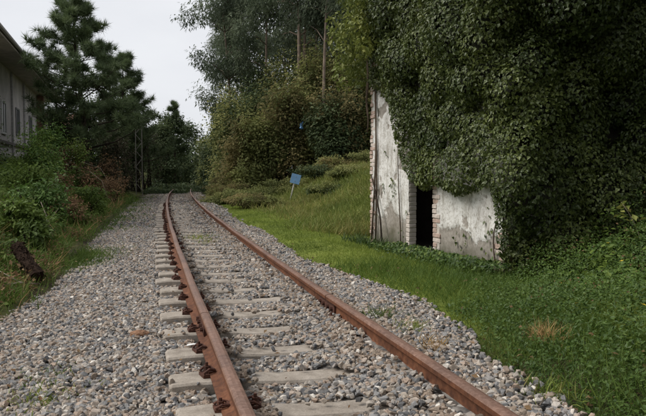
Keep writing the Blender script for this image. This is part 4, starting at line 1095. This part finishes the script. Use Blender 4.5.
tag(link("bank_foot_grass", tri_mesh("bank_foot_grass", V, T, R), M['bankgrass']), "short sparse grass at the foot of the left bank round the rotten log", "grass", None, "stuff")
tag(link("leaf_litter", tri_mesh("leaf_litter", *V2), M['bracken']), "brown leaf litter at the foot of the left bank", "leaf litter", None, "stuff")
rng = np.random.default_rng(18); n = 520
Y = rng.uniform(2.6, 14, n); s_ = rng.uniform(-2.0, 1.2, n); ok = np.abs(np.abs(s_) - HALF) > .07; Y, s_ = Y[ok], s_[ok]; n = len(Y)
V, T, R = stamp(LEAF, np.stack((at(s_, Y), Y, np.maximum(bed_z(s_, Y), -.03) + .035), -1), frames(nrm(rng.normal(0, .35, (n, 3)) + np.array((0, 0, 1))), unit(n, rng)), np.repeat(rng.uniform(.018, .045, n)[:, None], 3, 1), rng.random(n))
tag(link("fallen_leaves", tri_mesh("fallen_leaves", V, T, R), M['bracken']), "dry brown fallen leaves scattered over the ballast", "leaves", None, "stuff")
# young sapling with pale leaves against the dark ivy
def sapling(X, Y, hgt, label, seed):
    rng = np.random.default_rng(seed); z = float(ground_z(X, Y)); root = empty("sapling", (X, Y, z)); tag(root, label, "sapling")
    pts = [(X + .1 * math.sin(q * 2.4) - .28 * q * q, Y, z + hgt * q) for q in np.linspace(0, 1, 9)]
    under(MB().tube(pts, np.linspace(.009, .004, 9), 5).build("stem", M['twig'], root, True), root)
    me_ = tri_mesh("leaf", *[np.array(x) for x in LEAF], np.full(5, .8)); me_.materials.append(M['ivylight'])
    for k in range(46):
        q = .45 + .55 * k / 46; i = min(int(q * 8), 7); p0 = Vector(pts[i]).lerp(Vector(pts[i + 1]), q * 8 - i)
        d = Vector((*rng.normal(0, 1, 2), rng.uniform(-.2, .5))).normalized(); nn = Vector((*rng.normal(0, .4, 2), 1)).normalized()
        F_ = frames(np.array([nn[:]]), np.array([d[:]]))[0]
        o = link("leaf", me_, None, root)
        o.matrix_local = Matrix.Translation(p0 + d * rng.uniform(.02, .1) - Vector((X, Y, z))) @ Matrix(F_.tolist()).to_4x4() @ Matrix.Scale(rng.uniform(.06, .12), 4)
sapling(3.55, 7.6, .95, "thin young sapling with pale yellow-green leaves against the dark ivy at the right", 3)
# small yellow flowers scattered in the cover
rng = np.random.default_rng(14)
FLW = [(462, 290), (505, 300), (527, 318), (560, 298), (585, 360), (583, 374), (612, 301), (626, 302), (595, 352), (548, 293), (639, 330), (541, 312)]
fm = MB()
for k in range(5):
    a0 = k * 2 * PI / 5; fm.add([(0, 0, 0), (.5 * math.cos(a0 - .5), .5 * math.sin(a0 - .5), .15), (math.cos(a0), math.sin(a0), .22), (.5 * math.cos(a0 + .5), .5 * math.sin(a0 + .5), .15)], [(0, 1, 2, 3)])
fme = fm.mesh("flower"); fme.materials.append(M['yellow'])
for i in range(14):
    X = rng.uniform(1.75, 3.6); Y = rng.uniform(4.2, 7.2); s = side(X, Y)
    o = link("yellow_flower", fme, None, None, (X, Y, float(ground_z(X, Y)) + .13 + .55 * float(sm(s - cover_edge(Y), .4, 2.0)))); o.scale = (.022,) * 3; o.rotation_euler = (rng.uniform(-.6, .2), rng.uniform(-.4, .4), 0)
    tag(o, "small yellow flower dotted in the leafy cover before the hut's ivy", "flower", "yellow flowers in the cover")

# ------------------------------------------------------------------ blue sign, blue scrap, log, litter
sg = empty("leaning_sign", (-1.17, 24.0, float(ground_z(-1.17, 24.0))))
tag(sg, "small blank blue square sign on a leaning pale post in the grass", "sign")
zs = sg.location.z
top = np.array((.21, -.02, 1.07 - zs)); bot = np.array((-.06, 0, -.25))
b_ = MB(); b_.tube([bot, top], .022, 8); b_.build("post", plain("pale_post", (.42, .40, .36), .7), sg, True)
b_ = MB(); b_.box(-.17, .17, -.008, .008, -.17, .17)
pn = b_.build("panel", plain("faded_blue_paint", (.115, .235, .38), .55, 0, .15, 6), sg, False, .006, (top[0] - .005, -.05, top[2] - .12), (math.radians(-6), math.radians(14), math.radians(-8)))
b_ = MB()
for zz in (-.08, .08): b_.tube([(-.001, -.009, zz), (-.001, -.016, zz)], .014, 8)
b_.build("bolt", plain("dull_bolt", (.25, .25, .25), .5, .6), pn)
b_ = MB()
rows = 7; pts = []
for j in range(rows):
    for i in range(5):
        wd = .065 * (1 - .45 * (j / (rows - 1))) + .02 * math.sin(j * 2.1)
        pts.append(((i / 4 - .5) * 2 * wd + .03 * math.sin(j * 1.3), .05 * math.sin(i * 2.3 + j), (j / (rows - 1) - .5) * .33))
b_.add(pts, [(j * 5 + i, j * 5 + i + 1, (j + 1) * 5 + i + 1, (j + 1) * 5 + i) for j in range(rows - 1) for i in range(4)])
bg_ = b_.build("plastic_scrap", plain("blue_plastic", (.08, .19, .34), .4, 0, .2, 5), None, True, 0, (-.93, 29.6, 3.22), (0, .25, .3))
bg_.modifiers.new("thickness", 'SOLIDIFY').thickness = .006
tag(bg_, "torn scrap of blue plastic caught high in the bushes above the sign", "plastic scrap")

# rotten log on the bank foot
lg = empty("rotten_log", (-3.15, 7.3, float(ground_z(-3.15, 7.3))))
tag(lg, "dark rotten shaggy log lying at the foot of the left bank", "log")
p0 = np.array((-3.02, 7.15, .05)); p1 = np.array((-3.48, 7.7, .33)); b_ = MB(); rng = np.random.default_rng(2)
nseg, ns = 12, 12; V = []; F = []
ax = nrm(p1 - p0); e1 = nrm(np.cross(ax, (0, 0, 1))); e2 = np.cross(e1, ax)
for i in range(nseg + 1):
    for k in range(ns):
        q = 2 * PI * k / ns; r_ = (.075 - .02 * i / nseg) * (1 + rng.uniform(-.16, .22)); V.append(p0 + (p1 - p0) * i / nseg + r_ * (math.cos(q) * e1 + math.sin(q) * e2))
for i in range(nseg):
    for k in range(ns): F.append((i * ns + k, i * ns + (k + 1) % ns, (i + 1) * ns + (k + 1) % ns, (i + 1) * ns + k))
F += [tuple(range(ns)), tuple(nseg * ns + k for k in range(ns))]
b_.add(V, F); under(b_.build("log_body", M['log'], lg), lg)
n = 420; t_ = rng.random(n); q = rng.uniform(0, 2 * PI, n); dd = np.cos(q)[:, None] * e1 + np.sin(q)[:, None] * e2
P_ = p0 + (p1 - p0) * t_[:, None] + dd * .062
V, T, R = stamp(LEAF2, P_, frames(dd + rng.normal(0, .4, (n, 3)), ax[None] * rng.choice((-1, 1), (n, 1)) + dd * .6 + rng.normal(0, .3, (n, 3))), np.repeat(rng.uniform(.03, .075, n)[:, None], 3, 1), rng.random(n) * .3)
o = under(link("shaggy_bark", tri_mesh("shaggy_bark", V, T, R), M['log'], lg), lg); o["kind"] = "stuff"
def stick(label, pts, r_, forks=()):
    root = empty("dead_branch", tuple(pts[0])); tag(root, label, "branch", "dead branches on the left bank")
    b_ = MB(); b_.tube(pts, np.linspace(r_, r_ * .5, len(pts)), 6)
    for f_ in forks: b_.tube(f_, [r_ * .6, r_ * .3], 5)
    under(b_.build("branch_wood", M['twig'], root, True), root)
stick("pale dead branch lying in front of the rotten log", [(-2.92, 6.95, .02), (-3.05, 6.8, .06), (-3.2, 6.6, .05), (-3.45, 6.45, .10)], .013, [[(-3.05, 6.8, .06), (-3.3, 6.9, .16)]])
stick("pale dead branch sticking up from the bank grass beyond the log", [(-4.1, 10.3, .1), (-4.2, 10.4, .4), (-4.32, 10.4, .72)], .012, [[(-4.2, 10.4, .4), (-4.05, 10.4, .62)]])
stick("thin grey branch lying diagonally over the bank grass at far left", [(-4.6, 10.2, .62), (-4.2, 9.9, .5), (-3.7, 9.5, .32)], .010)
stick("upright dead stem among brown brambles on the bank", [(-5.9, 15.0, .1), (-5.85, 15.0, .6), (-5.9, 15.0, 1.15)], .012, [[(-5.85, 15.0, .6), (-5.6, 15.1, .9)]])
stick("arched dead bramble cane hanging from the left bank toward the gravel", [(-6.9, 19.0, 1.0), (-6.3, 18.4, 1.2), (-5.85, 18.0, .95), (-5.6, 17.7, .5)], .007)
stick("second arched cane just beyond the first", [(-7.6, 21.0, .9), (-7.3, 20.6, 1.5), (-6.6, 20.2, 1.3), (-6.3, 20.0, .9)], .007)
# brown clod and white scrap
bm = bmesh.new(); bmesh.ops.create_icosphere(bm, subdivisions=3, radius=1)
for v in bm.verts: v.co *= 1 + .25 * (mnoise.noise(v.co * 2.2)) ; v.co.z *= .5
me_ = bpy.data.meshes.new("clod"); bm.to_mesh(me_); bm.free()
cl = link("earth_clod", me_, plain("orange_earth", (.24, .13, .075), .95, 0, .4, 4, .02), None, (-1.36, 4.98, -.03)); cl.scale = (.07, .055, .06)
tag(cl, "orange brown clod of earth on the gravel left of the track", "clod")
b_ = MB(); b_.add([(-.045, -.014, 0), (0, -.016, .006), (.04, -.01, .002), (.042, .01, .003), (.005, .014, .007), (-.038, .01, .002)], [(0, 1, 4, 5), (1, 2, 3, 4)])
pp_ = b_.build("paper_scrap", plain("white_paper", (.78, .78, .76), .8, 0, .05), None, False, 0, (-.87, 4.50, .012), (0, 0, .25)); pp_.modifiers.new("thickness", 'SOLIDIFY').thickness = .002
tag(pp_, "white paper scrap lying on a sleeper end beside the left rail", "paper scrap")

# ------------------------------------------------------------------ lattice mast by the far bend
ms = empty("lattice_mast", (-9.72, 36.0, float(ground_z(-9.72, 36.0))), .25)
tag(ms, "old pale lattice mast standing among dark bushes at the left of the far track", "mast")
galv = plain("weathered_galvanised_steel", (.15, .14, .12), .75, 0, .3, 8)
for sx in (-1, 1):
    b_ = MB(); b_.box(sx * .16 - .02, sx * .16 + .02, -.05, .05, -.2, 4.2 if sx > 0 else 4.05); b_.build("mast_leg", galv, ms)
for k in range(9):
    z0 = .2 + k * .43; b_ = MB(); sx = 1 if k % 2 else -1
    b_.tube([(-.17 * sx, 0, z0), (.17 * sx, 0, z0 + .43)], .018, 6); b_.build("brace", galv, ms)
b_ = MB(); b_.box(-.30, .30, -.03, .03, 4.06, 4.13); b_.build("crossarm", galv, ms)

# ------------------------------------------------------------------ grey building on the left bank
GX, GY = -13.7, 29.5
bl = empty("grey_building", (GX, GY, 1.2), math.atan(.294))
tag(bl, "long grey building with an overhanging roof standing behind the left bank", "building")
gw = plain("stained_grey_render", (.60, .56, .555), .9, 0, .25, 1.2, .01, .15)
brk = plain("red_brown_brickwork", (.17, .085, .06), .9, 0, .3, 6, .01)
fr_ = plain("white_window_frame", (.62, .62, .6), .6, 0, .08)
gl = plain("dark_window_glass", (.03, .04, .05), .12, 0, .2, 2, 0, .6)
b_ = MB(); b_.box(-6, 0, -16, 15, -1.5, 4.60); b_.build("wall", gw, bl)
EAVE = 4.62; OH = 1.05
b_ = MB()
x0, x1, xm = -6 - OH, OH, -3.0
for (za, zb_) in ((0, .16),):
    V = [(x1, -17, EAVE), (x1, 16, EAVE), (xm, 16, EAVE + 1.5), (xm, -17, EAVE + 1.5), (x0, -17, EAVE), (x0, 16, EAVE)]
    V += [(a_[0], a_[1], a_[2] + .16) for a_ in V]
    b_.add(V, [(0, 1, 2, 3), (3, 2, 5, 4), (6, 9, 8, 7), (9, 10, 11, 8), (0, 6, 7, 1), (4, 5, 11, 10), (1, 7, 8, 2), (2, 8, 11, 5), (0, 3, 9, 6), (3, 4, 10, 9)])
rf = b_.build("roof", plain("grey_fibre_roof", (.17, .15, .14), .9, 0, .25, 2), bl)
b_ = MB(); b_.box(.004, OH - .02, -16.9, 15.9, EAVE - .07, EAVE - .012); b_.build("soffit", plain("grey_soffit_boards", (.46, .41, .37), .9, 0, .25, 3), rf)
b_ = MB(); b_.tube([(OH + .06, -17, EAVE + .07), (OH + .06, 16, EAVE + .07)], .065, 8); b_.build("gutter", plain("pale_gutter", (.42, .40, .40), .6, 0, .15), rf)
for (yy, zz, ww, hh) in ((-9.5, 2.4, 1.4, 1.4), (-4.6, 2.4, 1.4, 1.4), (-.6, 2.3, 1.1, 1.4), (3.4, 2.4, 1.1, 1.3), (8.2, 2.4, 1.1, 1.3)):
    f_ = MB()
    for (a0, a1, c0, c1) in ((-ww / 2, ww / 2, -hh / 2, -hh / 2 + .08), (-ww / 2, ww / 2, hh / 2 - .08, hh / 2), (-ww / 2, -ww / 2 + .08, -hh / 2 + .08, hh / 2 - .08), (ww / 2 - .08, ww / 2, -hh / 2 + .08, hh / 2 - .08), (-.03, .03, -hh / 2 + .08, hh / 2 - .08)):
        f_.box(.0, .05, a0, a1, c0, c1)
    wn = f_.build("window", fr_ if yy < 0 else plain("grey_frame", (.2, .2, .2), .7), bl, False, 0, (.004, yy, zz))
    g_ = MB(); g_.box(.004, .02, -ww / 2 + .08, ww / 2 - .08, -hh / 2 + .08, hh / 2 - .08); g_.build("pane", gl, wn)
for yy in (-7, 1.4, 5.4): MB().tube([(.07, yy, -1), (.07, yy, 4.5)], .05, 7).build("drainpipe", plain("grey_pipe", (.33, .32, .32), .6), bl)
b_ = MB(); b_.box(.004, .10, -16, 15, 1.2, 1.32); b_.build("ledge", plain("dirty_ledge", (.16, .14, .13), .9), bl)
b_ = MB(); b_.box(.004, .38, 11.2, 11.9, -1.4, 4.5); b_.build("brick_pier", brk, bl)
b_ = MB(); b_.box(.004, .16, 6.6, 7.4, -1.2, 1.0); b_.build("door", plain("brown_door", (.10, .055, .04), .7), bl)
# pale house glimpsed behind the pine
hz_ = empty("pale_house", (-21.3, 56.0, 1.4), .2); tag(hz_, "white wall of a small house glimpsed between pine and grey building", "house")
b_ = MB(); b_.box(-1.6, 1.6, -2, 2, -1, 3.6); b_.build("wall", plain("white_render", (.66, .66, .66), .8, 0, .06), hz_)
b_ = MB(); b_.add([(-1.9, -2.3, 3.6), (1.9, -2.3, 3.6), (1.9, 2.3, 3.6), (-1.9, 2.3, 3.6), (-1.9, 0, 4.6), (1.9, 0, 4.6)], [(0, 1, 5, 4), (2, 3, 4, 5), (0, 4, 3), (1, 2, 5), (0, 3, 2, 1)])
b_.build("roof", brk, hz_)
b_ = MB(); b_.box(-.5, .5, -2.05, -2.004, 1.6, 2.8); b_.build("window", gl, hz_)

# ------------------------------------------------------------------ unseen trees added to shade the hut's near end (right and behind the camera)
broad_tree("unseen_shade_tree", "unseen leafy tree added for shade right of the track beside the hut", 6.7, 5.0, 8.5, 2.8, 13000, M['darkleaf'], 611, "unseen trees added to shade the hut", .26, .2)
broad_tree("unseen_shade_tree", "fifth unseen leafy tree added for shade, behind the viewpoint at the right", 5.0, -7.0, 9.5, 3.0, 9000, M['darkleaf'], 615, "unseen trees added to shade the hut", .28, .05)
broad_tree("unseen_shade_tree", "sixth unseen leafy tree added for shade, behind the viewpoint near the track", 1.2, -9.0, 8.5, 2.8, 9000, M['darkleaf'], 616, "unseen trees added to shade the hut", .28, .05)
broad_tree("unseen_shade_tree", "third unseen leafy tree added for shade farther back on the right of the track", 7.5, -3.2, 9.5, 3.0, 9000, M['darkleaf'], 613, "unseen trees added to shade the hut", .28, .1)
broad_tree("unseen_shade_tree", "fourth unseen leafy tree added for shade behind the hut's right side", 9.2, 8.0, 8.5, 2.8, 9000, M['darkleaf'], 614, "unseen trees added to shade the hut", .28, .1)
broad_tree("unseen_shade_tree", "second unseen leafy tree added for shade right of the track behind the viewpoint", 4.6, .4, 8.0, 2.8, 11000, M['darkleaf'], 612, "unseen trees added to shade the hut", .26, .25)
